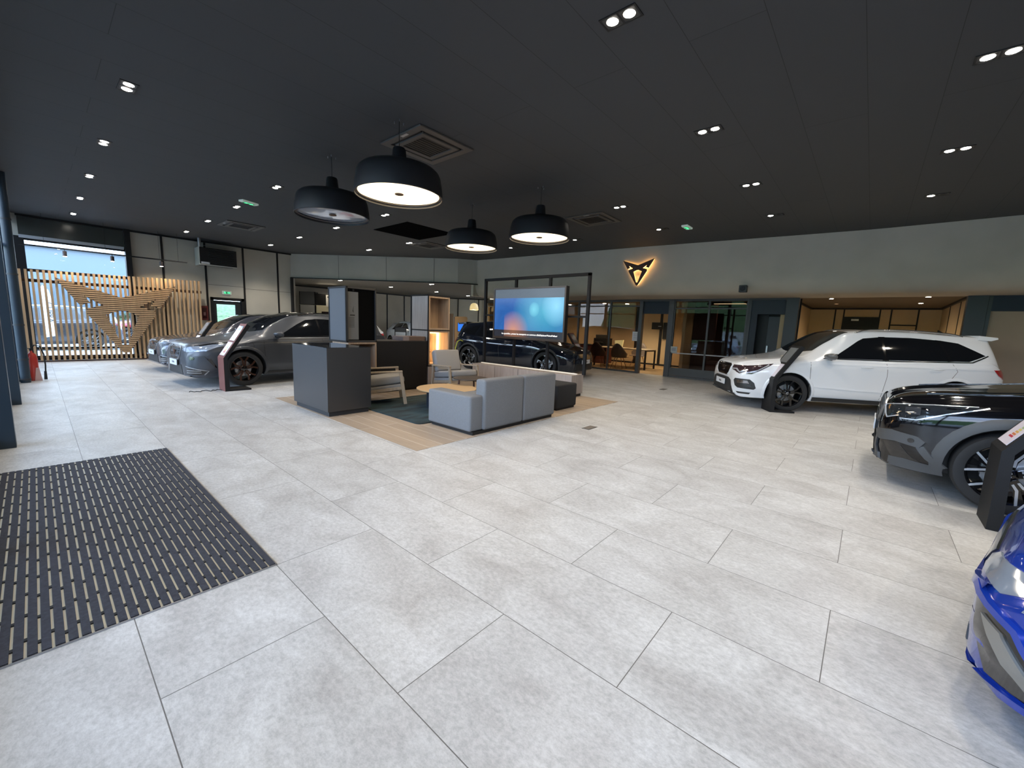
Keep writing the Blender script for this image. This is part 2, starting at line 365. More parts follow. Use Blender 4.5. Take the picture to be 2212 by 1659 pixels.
# ================================================================== diagonal bulkhead over the annex opening
def wallseg(p, q, z0, z1, th, m, name, side=1):
    p = Vector((*p, 0)); q = Vector((*q, 0)); d = (q-p).normalized(); n = Vector((-d.y, d.x, 0))*th*side
    g = MB(); vs = [p, q, q+n, p+n]; g.add([(v.x, v.y, z) for z in (z0, z1) for v in vs], [(3, 2, 1, 0), (4, 5, 6, 7), (0, 1, 5, 4), (1, 2, 6, 5), (2, 3, 7, 6), (3, 0, 4, 7)])
    return g.build(name, m, fixn=True)
M_bulk = mat('concrete_panel_band', (0.45, 0.415, 0.35), 0.75, noise=(1.2, 0.08))
struct(wallseg((6.36, 16.5), (10.15, 11.53), 2.85, CEIL, 0.18, M_bulk, 'wall_bulkhead'))
struct(wallseg((10.15, 11.53), (10.74, 11.12), 2.85, CEIL, 0.18, M_bulk, 'wall_return'))
for i, (X, Y) in enumerate(((7.47, 15.05), (8.55, 13.63), (9.62, 12.22))):
    b = MB(); M = Matrix.Translation((X, Y, 0)) @ Matrix.Rotation(math.atan2(11.53-16.5, 10.15-6.36), 4, 'Z'); b.box(-0.006, 0.006, -0.004, 0.004, 2.86, CEIL-0.01, M)
    struct(b.build('trim_%d' % (50+i), mat('panel_gap')))
b = MB(); b.bar((6.36, 16.46, 2.84), (10.14, 11.50, 2.84), 0.05, 0.035); b.bar((10.14, 11.50, 2.84), (10.74, 11.10, 2.84), 0.05, 0.035)
b.box(6.33, 6.40, 16.38, 16.5, 0, 2.86)
struct(b.build('trim_53', M_black))
# annex shell behind it
AZ = 2.85
plan = [(6.42, 16.52), (6.6, 19.85), (11.9, 19.85), (14.6, 19.85), (17.0, 17.2), (17.6, 12.9)]
for i, (p, q) in enumerate(zip(plan, plan[1:])):
    struct(wallseg(p, q, 0, AZ, 0.15, M_panel, 'wall_annex_%d' % (i+1)))
b = MB(); poly = [(6.45, 16.45), (10.2, 11.6), (10.75, 11.2), (13.1, 11.2), (13.1, 12.85), (17.6, 12.85), (17.2, 17.4), (14.7, 20.0), (11.9, 20.0), (6.45, 20.0)]
b.prism(poly, AZ, AZ+0.1); struct(b.build('ceiling_annex', mat('annex_ceiling', (0.11, 0.105, 0.095), 0.8)))
b = MB(); b.box(10.62, 13.2, 11.2, 11.32, 2.42, CEIL); struct(b.build('wall_soffit_end', M_panel))
# dark joints between the annex panels
k = 60
for (p, q, ts) in ((plan[0], plan[1], (0.30, 0.62)), (plan[1], plan[2], (0.05, 0.95)), (plan[2], plan[3], (0.22, 0.62, 0.98)), (plan[3], plan[4], (0.28, 0.62, 0.95)), (plan[4], plan[5], (0.3, 0.6))):
    for t in ts:
        x = p[0]+(q[0]-p[0])*t; y = p[1]+(q[1]-p[1])*t; M = Matrix.Translation((x, y, 0)) @ Matrix.Rotation(math.atan2(q[1]-p[1], q[0]-p[0]), 4, 'Z')
        b = MB(); b.box(-0.03, 0.03, -0.02, 0.02, 0, AZ-0.02, M); struct(b.build('trim_%d' % k, M_black)); k += 1
b = MB()
for p, q in zip(plan, plan[1:]): b.bar((*p, AZ-0.03), (*q, AZ-0.03), 0.06, 0.06)
struct(b.build('trim_%d' % k, M_black)); k += 1

# ================================================================== glass offices (plane X = 13)
XG = 13.0; GZ = 2.40
M_gf = mat('grey_partition_frame', (0.07, 0.072, 0.075), 0.5)
def partition(idx, y0, y1, mull, name='window_%d', transom=None, glass=M_glassdark, extra=()):
    w = thing(name % idx, None, None); struct(w); w.location = (XG, y0, 0)
    L = y1-y0; g = MB(); g.box(-0.03, 0.05, 0, L, 0, 0.05); g.box(-0.03, 0.05, 0, L, GZ-0.07, GZ)
    for m_ in mull: g.box(-0.03, 0.05, m_-0.025, m_+0.025, 0.05, GZ-0.07)
    if transom: g.box(-0.02, 0.04, 0, L, transom-0.02, transom+0.02)
    g.build('window_frame', M_gf, w)
    g = MB(); g.box(0.0, 0.012, 0.02, L-0.02, 0.05, GZ-0.07); g.build('window_pane', glass, w)
    return w
partition(40, 5.78, 12.80, (0.02, 1.08, 2.35, 3.6, 4.9, 6.2), transom=2.19)
partition(41, 2.66, 4.72, (0.03, 1.03, 2.03), transom=2.12)
g = MB(); g.box(XG-0.03, XG+0.0, 2.68, 4.70, 0.74, 0.77); struct(g.build('trim_90', mat('pale_rail', (0.4, 0.4, 0.4), 0.4)))
g = MB(); g.box(XG-0.035, XG-0.003, 2.70, 4.68, 0.06, 0.30); struct(g.build('trim_91', M_gf))
# doorway with navy overpanel between them
g = MB(); g.box(XG-0.06, XG+0.10, 5.70, 5.80, 0, GZ); g.box(XG-0.06, XG+0.10, 4.70, 4.86, 0, GZ); g.box(XG-0.06, XG+0.10, 4.86, 5.70, GZ-0.06, GZ)
struct(g.build('door_2', M_gf, bevel=0.004))
g = MB(); g.box(XG, XG+0.05, 4.86, 5.70, 1.95, GZ-0.06); struct(g.build('trim_92', M_navy))
# navy bay with recessed door
g = MB(); g.box(XG-0.04, XG+0.1, 2.60, 2.68, 0, GZ); g.box(XG-0.06, XG+0.12, 1.52, 1.80, 0, GZ+0.05); g.box(XG-0.04, XG+0.1, 1.80, 2.60, GZ-0.06, GZ); struct(g.build('trim_93', M_darkgrey, bevel=0.004))
g = MB(); g.box(XG, XG+0.1, 1.80, 2.60, 1.97, GZ-0.06); g.box(XG, XG+0.1, 2.44, 2.60, 0, 1.97); struct(g.build('wall_navy', mat('navy_wall', (0.018, 0.027, 0.038), 0.6)))
d = thing('door_3', None, None); struct(d); d.location = (XG+0.35, 1.80, 0)
g = MB(); g.box(0, 0.04, 0.02, 0.42, 0.0, 1.92); g.build('door_leaf', mat('slate_door', (0.035, 0.043, 0.052), 0.5), d, bevel=0.003)
g = MB(); g.box(-0.03, 0.0, 0.36, 0.40, 0.93, 1.12); g.build('door_handle', M_steel, d, bevel=0.003)
g = MB(); g.box(0.0, 0.05, 0.42, 0.68, 0.0, 1.97); g.build('door_frame', M_black, d)
g = MB(); g.box(XG+0.42, XG+0.45, 1.52, 2.68, 0, GZ); struct(g.build('wall_navy_recess', M_black))

# alcove with beige panelling
AX = 18.5
b = MB(); b.box(XG-0.05, AX+0.1, -1.75, 1.9, 2.45, 2.55); struct(b.build('ceiling_alcove', mat('brown_soffit', (0.10, 0.075, 0.05), 0.8)))
b = MB(); b.box(AX, AX+0.1, -1.75, 1.9, 0, 2.45); struct(b.build('wall_alcove_back', M_beige))
b = MB(); b.box(XG+0.12, AX, 1.80, 1.92, 0, 2.45); struct(b.build('wall_alcove_left', M_beige))
b = MB(); b.box(XG+0.12, AX, -1.66, -1.54, 0, 2.45); struct(b.build('wall_alcove_right', M_beige))
kk = 94
def tr(x0, x1, y0, y1, z0, z1, m=M_black):
    global kk
    g = MB(); g.box(x0, x1, y0, y1, z0, z1); struct(g.build('trim_%d' % kk, m)); kk += 1
for y in (1.08, 0.84, -0.10, -0.38, -1.02): tr(AX-0.012, AX, y-0.02, y+0.02, 0, 2.45)
tr(AX-0.02, AX, -0.10, 0.84, 0, 2.15); tr(AX-0.012, AX, -1.02, -0.38, 1.88, 1.92)
tr(AX-0.03, AX-0.02, 0.42, 0.62, 2.02, 2.08, M_white)
for x in (14.0, 15.6): tr(x-0.02, x+0.02, 1.788, 1.80, 0, 2.45)
for x in (13.7, 14.9, 16.7): tr(x-0.02, x+0.02, -1.54, -1.528, 0, 2.45)
tr(13.12, AX, -1.54, -1.49, 2.40, 2.45); tr(13.12, AX, 1.75, 1.80, 2.40, 2.45); tr(AX-0.05, AX, -1.5, 1.75, 2.40, 2.45)
# grey pier and the bay to its right
b = MB(); b.box(XG-0.06, XG+0.15, -1.72, -1.42, 0, GZ+0.05); struct(b.build('trim_120', M_darkgrey, bevel=0.004))
b = MB(); b.box(XG, XG+0.1, -9.1, -1.72, 2.08, GZ); struct(b.build('wall_navy_band', M_navy))
b = MB(); b.box(XG+0.05, XG+0.15, -9.1, -1.72, 0, 2.08); struct(b.build('wall_taupe', mat('taupe_panel', (0.42, 0.31, 0.22), 0.7, noise=(2, 0.05))))
b = MB(); b.box(XG-0.02, XG+0.12, -1.78, -1.72, 0, GZ); struct(b.build('trim_121', M_darkgrey))

# office interiors
b = MB(); b.box(XG+0.1, 16.9, 4.6, 12.8, 0.0, 0.004); struct(b.build('floor_office', M_woodoff))
b = MB(); b.box(16.8, 16.9, 4.6, 12.9, 0, GZ+0.05); struct(b.build('wall_office_back', M_beige))
b = MB(); b.box(XG+0.1, 16.9, 12.75, 12.85, 0, AZ); struct(b.build('wall_office_left', M_beige))
b = MB(); b.box(13.9, 16.9, 4.62, 4.72, 0, GZ+0.05); struct(b.build('wall_office_right', M_beige))
b = MB(); b.box(XG, 16.9, 1.9, 12.85, GZ+0.0, GZ+0.08); struct(b.build('ceiling_office', mat('office_ceiling', (0.16, 0.14, 0.11), 0.8)))
b = MB(); b.box(16.2, 16.3, 1.92, 4.6, 0, GZ); struct(b.build('wall_meeting', mat('burgundy_wall', (0.035, 0.012, 0.012), 0.7)))
b = MB(); b.box(14.6, 14.7, 3.9, 4.6, 0, GZ); struct(b.build('wall_meeting_side', mat('burgundy_wall')))
for i, y in enumerate((6.55, 7.6, 8.9)):
    b = MB(); b.box(16.77, 16.8, y-0.05, y+0.05, 0, GZ); struct(b.build('trim_%d' % (130+i), M_black))
b = MB(); b.box(16.76, 16.8, 4.75, 12.7, 0, 0.07); struct(b.build('baseboard_office', M_black))
# ================================================================== ceiling fittings
M_lamp = mat('lamp_lens', (0.9, 0.9, 0.9), 0.3, emit=(1.0, 0.93, 0.82), estr=30)
M_dead = mat('unlit_lamp', (0.02, 0.02, 0.02), 0.5)
SPOT_W, SPOT_C = 100.0, (1.0, 0.89, 0.74)
def spot(loc, power, parent, col=SPOT_C, angle=110, blend=0.6, size=0.04, rot=(0, 0, 0), name='lamp_light'):
    l = bpy.data.lights.new(name, 'SPOT'); l.energy = power; l.color = col; l.spot_size = math.radians(angle); l.spot_blend = blend; l.shadow_soft_size = size
    o = bpy.data.objects.new(name, l); COL.objects.link(o); o.location = loc; o.rotation_euler = rot
    if parent: o.parent = parent
    return o
def downlight(loc, label, lamps=(1, 1), power=SPOT_W, group='recessed twin spotlights in the showroom ceiling', tilt=(0, 0)):
    t = thing('ceiling_spotlight', label, 'ceiling light', loc, 0, group)
    b = MB(); b.prism([(-0.075, -0.145), (0.075, -0.145), (0.075, 0.145), (-0.075, 0.145)], -0.006, 0.0, holes=[[(-0.06, -0.13), (0.06, -0.13), (0.06, 0.13), (-0.06, 0.13)]]); b.box(-0.06, 0.06, -0.008, 0.008, -0.006, 0.0)
    b.build('frame', M_black, t)
    b = MB(); b.box(-0.06, 0.06, -0.13, 0.13, -0.0025, -0.0005); b.build('well', mat('lamp_well', (0.03, 0.03, 0.03), 0.4), t)
    for s, on in zip((1, -1), lamps):
        b = MB(); b.lathe([(0.0, -0.008), (0.036, -0.007), (0.044, -0.003)], 20, c=(0, s*0.068, 0))
        b.build('lamp', M_lamp if on else M_dead, t, smooth=60)
    n = sum(lamps)
    spot((0, 0 if n == 2 else 0.068, -0.03), power*(0.5+0.5*(n-1)), t, rot=(tilt[0], tilt[1], 0))
    return t
rowname = {0.83: 'nearest the street windows', 3.05: 'second from the street windows', 5.25: 'third from the street windows', 7.45: 'fourth from the street windows', 9.52: 'nearest the curved wall'}
LX = [0.83, 3.05, 5.25, 7.45, 9.52]; LY = [-0.5, 1.7, 3.9, 6.15, 8.4, 10.65, 12.9, 15.15]
ordw = ['first', 'second', 'third', 'fourth', 'fifth', 'sixth', 'seventh', 'eighth']
vis = {(0, 3), (0, 4), (0, 5), (0, 6), (0, 7), (1, 4), (1, 5), (1, 6), (1, 7), (2, 6), (2, 7), (3, 6), (2, 4), (2, 5), (3, 5), (3, 2), (4, 4), (4, 3), (4, 2), (4, 1), (3, 1), (2, 1), (1, 1), (2, 0), (3, 0), (4, 0)}
seenrow = {}
for i, X in enumerate(LX):
    for j, Y in enumerate(LY):
        if (i, j) not in vis: continue
        seenrow.setdefault(i, []).append(j)
for i, X in enumerate(LX):
    js = seenrow[i]
    for n, j in enumerate(js):
        lamps = (1, 0) if i == 4 else (1, 1)
        lab = 'twin ceiling spotlight, row %s, %s' % (rowname[X], 'nearest the camera' if n == 0 else ('farthest one' if n == len(js)-1 else '%s from near end' % ordw[n]))
        if i == 4: lab = 'half-lit ceiling spotlight along the curved wall, %s from the right' % ordw[n]
        downlight((X, LY[j], CEIL), lab, lamps, tilt=(0, 0))
# those of the same grid just outside the picture still light the near floor
for X, Y in ((0.83, -0.5), (3.05, -0.5), (0.83, 1.7), (0.83, 3.9), (5.25, -2.7), (7.45, -2.7), (9.52, -2.7), (3.05, -2.7), (9.52, -4.9), (5.25, -4.9)):
    spot((X, Y, CEIL-0.03), SPOT_W, None, name='ceiling_lamp_light')

for i, (X, Y) in enumerate(((10.2, 15.9), (10.28, 17.7), (10.08, 12.95), (12.6, 15.8), (14.9, 16.1), (7.75, 15.5), (15.2, 14.0))):
    downlight((X, Y, AZ), 'small recessed spotlight in the low annex ceiling, %s' % ['behind the dark display tower', 'deepest above the annex left part', 'just behind the concrete band', 'above the middle of the annex', 'far right over the annex', 'by the left end of the opening', 'behind the television frame'][i], (1, 1), 130, 'recessed spotlights in the annex ceiling')
for i, (X, Y) in enumerate(((14.1, 0.95), (13.85, -0.88), (16.1, -0.9), (16.2, 0.95))):
    t = thing('alcove_spotlight', 'round warm spotlight in the brown alcove ceiling, %s' % ['front left', 'front right', 'rear right', 'dim rear left'][i], 'ceiling light', (X, Y, 2.45), 0, 'alcove ceiling spotlights')
    b = MB(); b.lathe([(0.0, -0.008), (0.05, -0.006)], 18); b.build('lamp', M_lamp if i < 3 else mat('dim_lamp', (0.3, 0.2, 0.1), 0.4, emit=(1, 0.6, 0.3), estr=1.0), t)
    b = MB(); b.prism([(0.068*math.cos(a*PI/10), 0.068*math.sin(a*PI/10)) for a in range(20)], -0.005, 0, holes=[[(0.052*math.cos(a*PI/10), 0.052*math.sin(a*PI/10)) for a in range(20)]]); b.build('trim_ring', M_black, t)
    spot((0, 0, -0.03), 85, t, col=(1.0, 0.76, 0.48), angle=120, rot=((-0.5, 0.5, 0.5, -0.5)[i], 0, 0))

# pendants
M_shade = mat('black_pendant_shade', (0.010, 0.010, 0.012), 0.45)
M_disc = mat('glowing_diffuser', (0.9, 0.85, 0.75), 0.4, emit=(1.0, 0.80, 0.50), estr=1.75)
M_discoff = mat('unlit_glass_diffuser', (0.50, 0.53, 0.58), 0.08, coat=1.0)
def pendant(X, Y, label, on=True):
    Z = 2.86
    t = thing('pendant_lamp', label, 'pendant lamp', (X, Y, Z), 0, 'drum pendant lamps over the lounge')
    b = MB(); b.lathe([(0.500, 0.0), (0.508, 0.0), (0.512, 0.006), (0.505, 0.10), (0.485, 0.22), (0.465, 0.27), (0.425, 0.305), (0.34, 0.325), (0.10, 0.345), (0.094, 0.36), (0.075, 0.53), (0.066, 0.545), (0.0, 0.547)], 64)
    b.lathe([(0.500, 0.0), (0.497, 0.05), (0.0, 0.06)][0:2], 64); b.f = [f for f in b.f if len(f) == 4 or len(f) == 3]; b.mi = b.mi[:len(b.f)]
    b.build('shade', M_shade, t, smooth=35)
    b = MB(); b.lathe([(0.0, 0.042), (0.25, 0.041), (0.44, 0.044), (0.497, 0.050)], 64); b.build('diffuser', M_disc if on else M_discoff, t, smooth=60)
    b = MB(); n = 64; R1, R2 = 0.470, 0.500
    b.prism([(R2*math.cos(2*PI*a/n), R2*math.sin(2*PI*a/n)) for a in range(n)], 0.028, 0.034, holes=[[(R1*math.cos(2*PI*a/n), R1*math.sin(2*PI*a/n)) for a in range(n)]])
    b.build('rim', mat('taupe_rim', (0.16, 0.13, 0.11), 0.5), t)
    b = MB(); b.lathe([(0.0, 0.026), (0.05, 0.027), (0.052, 0.034)], 24); b.build('cap', mat('brown_cap', (0.12, 0.07, 0.04), 0.5), t)
    b = MB(); b.tube([(0, 0, 0.54), (0, 0, 0.84)], 0.0035, 6); b.build('cable', M_black, t)
    b = MB()
    for a, c in ((0, 0), (2.1, 1), (4.2, 2)): b.tube([(0.06*math.cos(a), 0.06*math.sin(a), 0.815), (0.06*math.cos(a), 0.06*math.sin(a), 0.84)], 0.005, 6)
    b.build('ceiling_hook', M_steel, t)
    if on:
        l = bpy.data.lights.new('lamp_light', 'AREA'); l.shape = 'DISK'; l.size = 0.9; l.energy = 20; l.color = (1.0, 0.78, 0.5)
        o = bpy.data.objects.new('lamp_light', l); COL.objects.link(o); o.location = (0, 0, 0.02); o.parent = t
    return t
pendant(2.97, 4.45, 'large black drum pendant glowing warm, biggest and nearest to the camera')
pendant(2.98, 6.15, 'black drum pendant that is switched off, its glass mirroring the room', False)
pendant(5.75, 6.15, 'lit black drum pendant in the middle, smallest of the four in view')
pendant(5.72, 4.45, 'lit black drum pendant on the right, above the television')

# cassette air conditioners
def cassette(cx, cy_, s, label):
    t = thing('ceiling_cassette', label, 'air conditioner', (cx, cy_, CEIL), 0, 'ceiling air conditioning cassettes')
    h = s/2; b = MB(); i1 = h*0.78
    def sq(r): return [(-r, -r), (r, -r), (r, r), (-r, r)]
    b.prism(sq(h), -0.022, 0, holes=[sq(i1)]); b.prism(sq(h*0.68), -0.028, 0, holes=[sq(h*0.52)])
    b.build('panel', mat('dark_taupe_cassette', (0.075, 0.066, 0.058), 0.5), t, bevel=0.006)
    b = MB(); b.box(-h*0.52, h*0.52, -h*0.52, h*0.52, -0.016, -0.004)
    for k in range(9): y = -h*0.5 + k*h*0.125; b.box(-h*0.5, h*0.5, y, y+0.008, -0.02, -0.016)
    b.build('grille', M_black, t)
    b = MB()
    for sgn in (1, -1): b.box(-h*0.66, h*0.66, sgn*h*0.73-0.02, sgn*h*0.73+0.02, -0.01, -0.002); b.box(sgn*h*0.73-0.02, sgn*h*0.73+0.02, -h*0.66, h*0.66, -0.01, -0.002)
    b.build('louvre', M_black, t)
    b = MB(); b.box(-h*0.95, -h*0.86, -h*0.28, h*0.02, -0.0245, -0.022, Matrix.Rotation(0, 4, 'Z')); b.build('maker_plate', M_steel, t)
cassette(3.58, 4.72, 0.86, 'square ceiling air conditioning cassette right above the nearest pendant')
cassette(3.72, 12.7, 0.86, 'square ceiling cassette above the grey cars on the left')
cassette(7.95, 4.75, 0.86, 'square ceiling cassette above the right side of the television')
cassette(7.98, 10.4, 0.86, 'square ceiling cassette partly behind the third pendant')
b = MB(); b.box(5.88, 7.30, 8.48, 9.95, CEIL-0.012, CEIL)
tag(b.build('ceiling_hatch', mat('matt_black_felt', (0.006, 0.006, 0.006), 1.0, spec=0.0), loc=(6.7, 9.3, CEIL)), 'plain matt black square panel flush in the ceiling behind the pendants', 'ceiling panel')

# exit signs
M_pvc = mat('pale_sign_plastic', (0.5, 0.52, 0.5), 0.4, emit=(0.8, 1.0, 0.85), estr=0.15)
M_green = mat('green_sign_glow', (0.02, 0.35, 0.12), 0.4, emit=(0.10, 1.0, 0.35), estr=1.5)
def exit_sign(loc, M, label, w=0.34, h=0.13):
    t = thing('exit_sign', label, 'exit sign', loc, 0, 'green exit signs')
    g = MB(); g.box(-w/2, w/2, -h/2, h/2, 0, 0.035, M); g.build('housing', M_pvc, t, bevel=0.004)
    g = MB(); g.box(-w*0.34, w*0.34, -h*0.34, h*0.34, -0.004, 0.0, M); g.build('panel', mat('dark_green', (0.01, 0.14, 0.06), 0.5, emit=(0.05, 0.5, 0.2), estr=0.25), t)
    g = MB(); g.prism([(0.01, -0.012), (0.05, -0.012), (0.05, -0.035), (0.095, 0), (0.05, 0.035), (0.05, 0.012), (0.01, 0.012)], -0.008, -0.004, M); g.build('arrow', M_green, t)
    g = MB(); q = [(-0.075, 0.03), (-0.06, 0.035), (-0.055, 0.02), (-0.03, 0.012), (-0.035, 0.005), (-0.05, 0.008), (-0.045, -0.012), (-0.03, -0.035), (-0.042, -0.036), (-0.058, -0.014), (-0.078, -0.03), (-0.088, -0.022), (-0.068, -0.005), (-0.068, 0.012), (-0.085, 0.006), (-0.088, 0.014)]
    g.prism(q, -0.008, -0.004, M); g.build('running_figure', M_green, t)
exit_sign((3.07, 9.95, CEIL-0.036), Matrix.Rotation(0.35, 4, 'Z'), 'flat exit sign on the ceiling above the grey cars, glowing green')
exit_sign((9.55, 3.35, CEIL-0.036), Matrix.Identity(4), 'small exit sign on the ceiling on the right, above the glowing emblem')
exit_sign((4.30, YB-0.04, 2.12), axes((0, 0, 0), (1, 0, 0), (0, 0, 1), (0, 1, 0)), 'exit sign on the panelled wall above the glazed exit door', 0.26, 0.11)

# ================================================================== emblem shape
EMB = [(-1.22, 2.17), (-0.82, 1.50), (-0.62, 1.57), (-0.73, 1.75), (-0.38, 1.52), (-0.70, 1.41), (-0.71, 1.29), (-0.07, 0.24), (0, 0.20), (0.07, 0.24), (0.71, 1.29), (0.70, 1.41), (0.38, 1.52), (0.73, 1.75), (0.62, 1.57), (0.82, 1.50), (1.22, 2.17), (0, 1.75)]
EMBH = [(-0.34, 1.27), (-0.08, 1.38), (0.08, 1.38), (0.34, 1.27), (0.07, 0.44), (-0.07, 0.44)]
# slatted timber screen in front of the window
YS = 16.05
M_slat = mat('larch_slat', (0.46, 0.30, 0.16), 0.6, noise=(3.0, 0.12, (6, 6, 0.6)))
scr = thing('slatted_screen', 'tall timber slat screen with a big emblem of horizontal slats, before the window', 'screen', (1.7, YS, 0))
xs = [-0.16 + i*0.1003 for i in range(37)]
for i, x in enumerate(xs):
    b = MB(); h = 2.325+0.02*x; b.box(x-1.7-0.0225, x-1.7+0.0225, -0.03, 0.06, 0.04, h); b.build('slat', M_slat, scr)
b = MB(); b.box(-1.9, 1.82, -0.03, 0.10, 0.0, 0.04); b.box(-1.9, 1.82, 0.06, 0.10, 0.10, 0.16); b.box(-1.9, 1.82, 0.06, 0.10, 2.02, 2.10); b.build('rail', mat('dark_wood_rail', (0.05, 0.03, 0.025), 0.6), scr)
b = MB(); b.prism([(x-0.06, zz) for x, zz in EMB], 0.034, 0.04, axes((0, 0, 0), (1, 0, 0), (0, 0, 1), (0, -1, 0)), holes=[[(x-0.06, zz) for x, zz in EMBH]]); b.build('emblem_backing', mat('dark_wood_rail'), scr)
b = MB(); z = 0.22
def spans(z, poly):
    r = []
    for (x1, z1), (x2, z2) in zip(poly, poly[1:]+poly[:1]):
        if (z1 <= z) != (z2 <= z): r.append(x1+(x2-x1)*(z-z1)/(z2-z1))
    return r
while z < 2.17:
    r = sorted(spans(z+0.018, EMB) + spans(z+0.018, EMBH))
    for a, c in zip(r[::2], r[1::2]):
        if c-a > 0.015: b.box(a-0.06, c-0.06, -0.11, -0.03, z, z+0.036)
    z += 0.0535
b.build('emblem', mat('larch_slat'), scr)

# glowing emblem on the gallery wall
ty = 5.15; tx = curve_x(ty)-0.01
t = thing('illuminated_emblem', 'dark copper emblem with a warm glowing outline on the curved wall', 'sign', (tx, ty, 3.0))
M = axes((0, 0, 0), (0, -1, 0), (0, 0, 1), (-1, 0, 0))
s = 0.365
b = MB(); b.prism([((x*s*1.02), (zz-1.19)*s*0.98+0.0) for x, zz in EMB], 0.05, 0.085, M, holes=[[(x*s*1.02, (zz-1.19)*s*0.98) for x, zz in EMBH]])
b.build('letter_face', mat('dark_copper', (0.06, 0.028, 0.02), 0.45, 0.5), t)
b = MB(); b.prism([((x*s*0.985), (zz-1.19)*s*0.955) for x, zz in EMB], 0.02, 0.048, M, holes=[[(x*s*1.1, (zz-1.19)*s*1.0) for x, zz in EMBH]])
b.build('halo_strip', mat('amber_led', (1, 0.6, 0.2), 0.5, emit=(1.0, 0.56, 0.18), estr=5), t)
for (dy, dz) in ((0.0, -0.12), (0.2, 0.15), (-0.2, 0.15)):
    l = bpy.data.lights.new('halo_light', 'POINT'); l.energy = 0.14; l.color = (1.0, 0.6, 0.22); l.shadow_soft_size = 0.02
    o = bpy.data.objects.new('halo_light', l); COL.objects.link(o); o.location = (-0.03, dy, dz); o.parent = t

# loudspeaker under the gallery wall
t = thing('wall_speaker', 'small square grey loudspeaker hanging low on the curved wall', 'speaker', (curve_x(2.52)-0.09, 2.52, 2.50))
b = MB(); b.box(-0.06, 0.08, -0.085, 0.085, -0.075, 0.09); b.build('housing', M_darkgrey, t, bevel=0.01)
b = MB(); b.lathe([(0.0, 0.006), (0.03, 0.0), (0.055, 0.006), (0.06, 0.0)], 24, axes((-0.061, 0, 0.01), (0, 1, 0), (0, 0, 1), (-1, 0, 0))); b.build('cone', M_black, t, smooth=50)

# air heater
t = thing('air_heater', 'black louvred air heater hung on the panelled wall under the ceiling', 'air heater', (3.97, 15.95, 3.2))
b = MB(); b.box(-0.47, 0.52, 0.0, 0.5, -0.27, 0.24); b.build('casing', M_black, t, bevel=0.01)
b = MB(); b.box(-0.485, -0.47, -0.02, 0.5, -0.30, 0.24); b.box(-0.47, 0.53, -0.02, 0.02, -0.30, -0.27); b.build('edge_panel', mat('cream_casing', (0.5, 0.5, 0.46), 0.4), t, bevel=0.003)
for k in range(9):
    b = MB(); M = Matrix.Translation((0.05, -0.012, -0.21+k*0.052)) @ Matrix.Rotation(0.6, 4, 'X'); b.box(-0.30, 0.40, -0.02, 0.02, -0.003, 0.003, M); b.build('louvre', M_darkgrey, t)
b = MB(); b.box(-0.44, -0.22, -0.016, -0.008, -0.26, -0.20); b.build('label_plate', M_white, t)
b = MB(); b.tube([(-0.45, 0.05, 0.24), (-0.45, 0.05, 0.5)], 0.045, 12); b.tube([(-0.35, 0.1, 0.3), (0.2, 0.1, 0.3), (0.45, 0.1, 0.28), (0.45, 0.1, 0.24)], 0.008, 6); b.tube([(0.5, 0.1, 0.24), (0.5, 0.1, 0.36)], 0.006, 6); b.build('pipe', M_steel, t, smooth=40)

# track with spots in front of the screen
t = thing('track_light', 'thin black lighting track with two hanging spots in front of the window', 'track light', (1.5, 15.85, 2.9))
b = MB(); b.box(-1.62, 1.66, -0.02, 0.02, -0.016, 0.016); b.build('track', M_black, t)
b = MB()
for x in (-1.2, -0.1, 1.02, 1.45): b.tube([(x, 0, 0.016), (x, 0, 0.8)], 0.003, 5)
b.build('suspension_wire', M_black, t)
for x in (-0.86, 0.02, 1.05):
    b = MB(); b.tube([(x, 0, -0.016), (x, 0, -0.06)], 0.008, 8); b.tube([(x, 0.02, -0.06), (x, -0.0, -0.19)], 0.042, 14); b.build('spot_head', mat('bronze_black', (0.03, 0.022, 0.025), 0.4), t, smooth=40)
    b = MB(); b.lathe([(0, 0), (0.036, 0)], 14, c=(x, -0.0, -0.192)); b.build('lens', M_lamp, t)
for x, tz in ((-0.86, 0.75), (0.02, 0.75), (1.05, 0.8)):
    sp_ = spot((x, -0.02, -0.22), 26, t, col=(1.0, 0.72, 0.38), angle=120, blend=0.9, rot=(0.35, 0, 0), name='track_spot_light')
t['label'] = 'thin black lighting track with hanging spots in front of the window and screen'

# fire cabinet, extinguisher, downpipe
t = thing('fire_cabinet', 'dark red fire cabinet on the wall between screen and exit door', 'fire cabinet', (3.64, YB, 1.42))
b = MB(); b.box(-0.10, 0.10, -0.07, 0, -0.23, 0.23); b.build('case', mat('dark_red_case', (0.10, 0.012, 0.012), 0.4), t, bevel=0.006)
b = MB(); b.box(-0.055, 0.065, -0.075, -0.07, -0.17, 0.17); b.build('pane', mat('smoked_red', (0.035, 0.008, 0.01), 0.15), t)
b = MB(); b.box(-0.03, 0.03, -0.078, -0.075, -0.08, 0.03); b.build('notice', mat('faded_print', (0.2, 0.1, 0.1), 0.6), t)
t = thing('downpipe', 'tall dark blue-grey round pipe beside the far facade pier', 'pipe', (-0.20, 11.75, 0))
b = MB(); b.tube([(0, 0, 0), (0, 0, CEIL)], 0.065, 20); b.build('pipe', M_pier, t, smooth=40)
for z in (0.05, 0.42, 1.05, 1.95, 2.9): b = MB(); b.tube([(0, 0, z), (0, 0, z+0.03)], 0.072, 20); b.build('collar', M_darkgrey, t, smooth=40)
b = MB(); b.box(-0.05, 0.05, 0.07, 0.12, 1.9, 2.02); tag(b.build('junction_box', M_white, loc=(-0.1, 12.3, 1.96)), 'small white box high on the facade pier beside the screen', 'junction box')
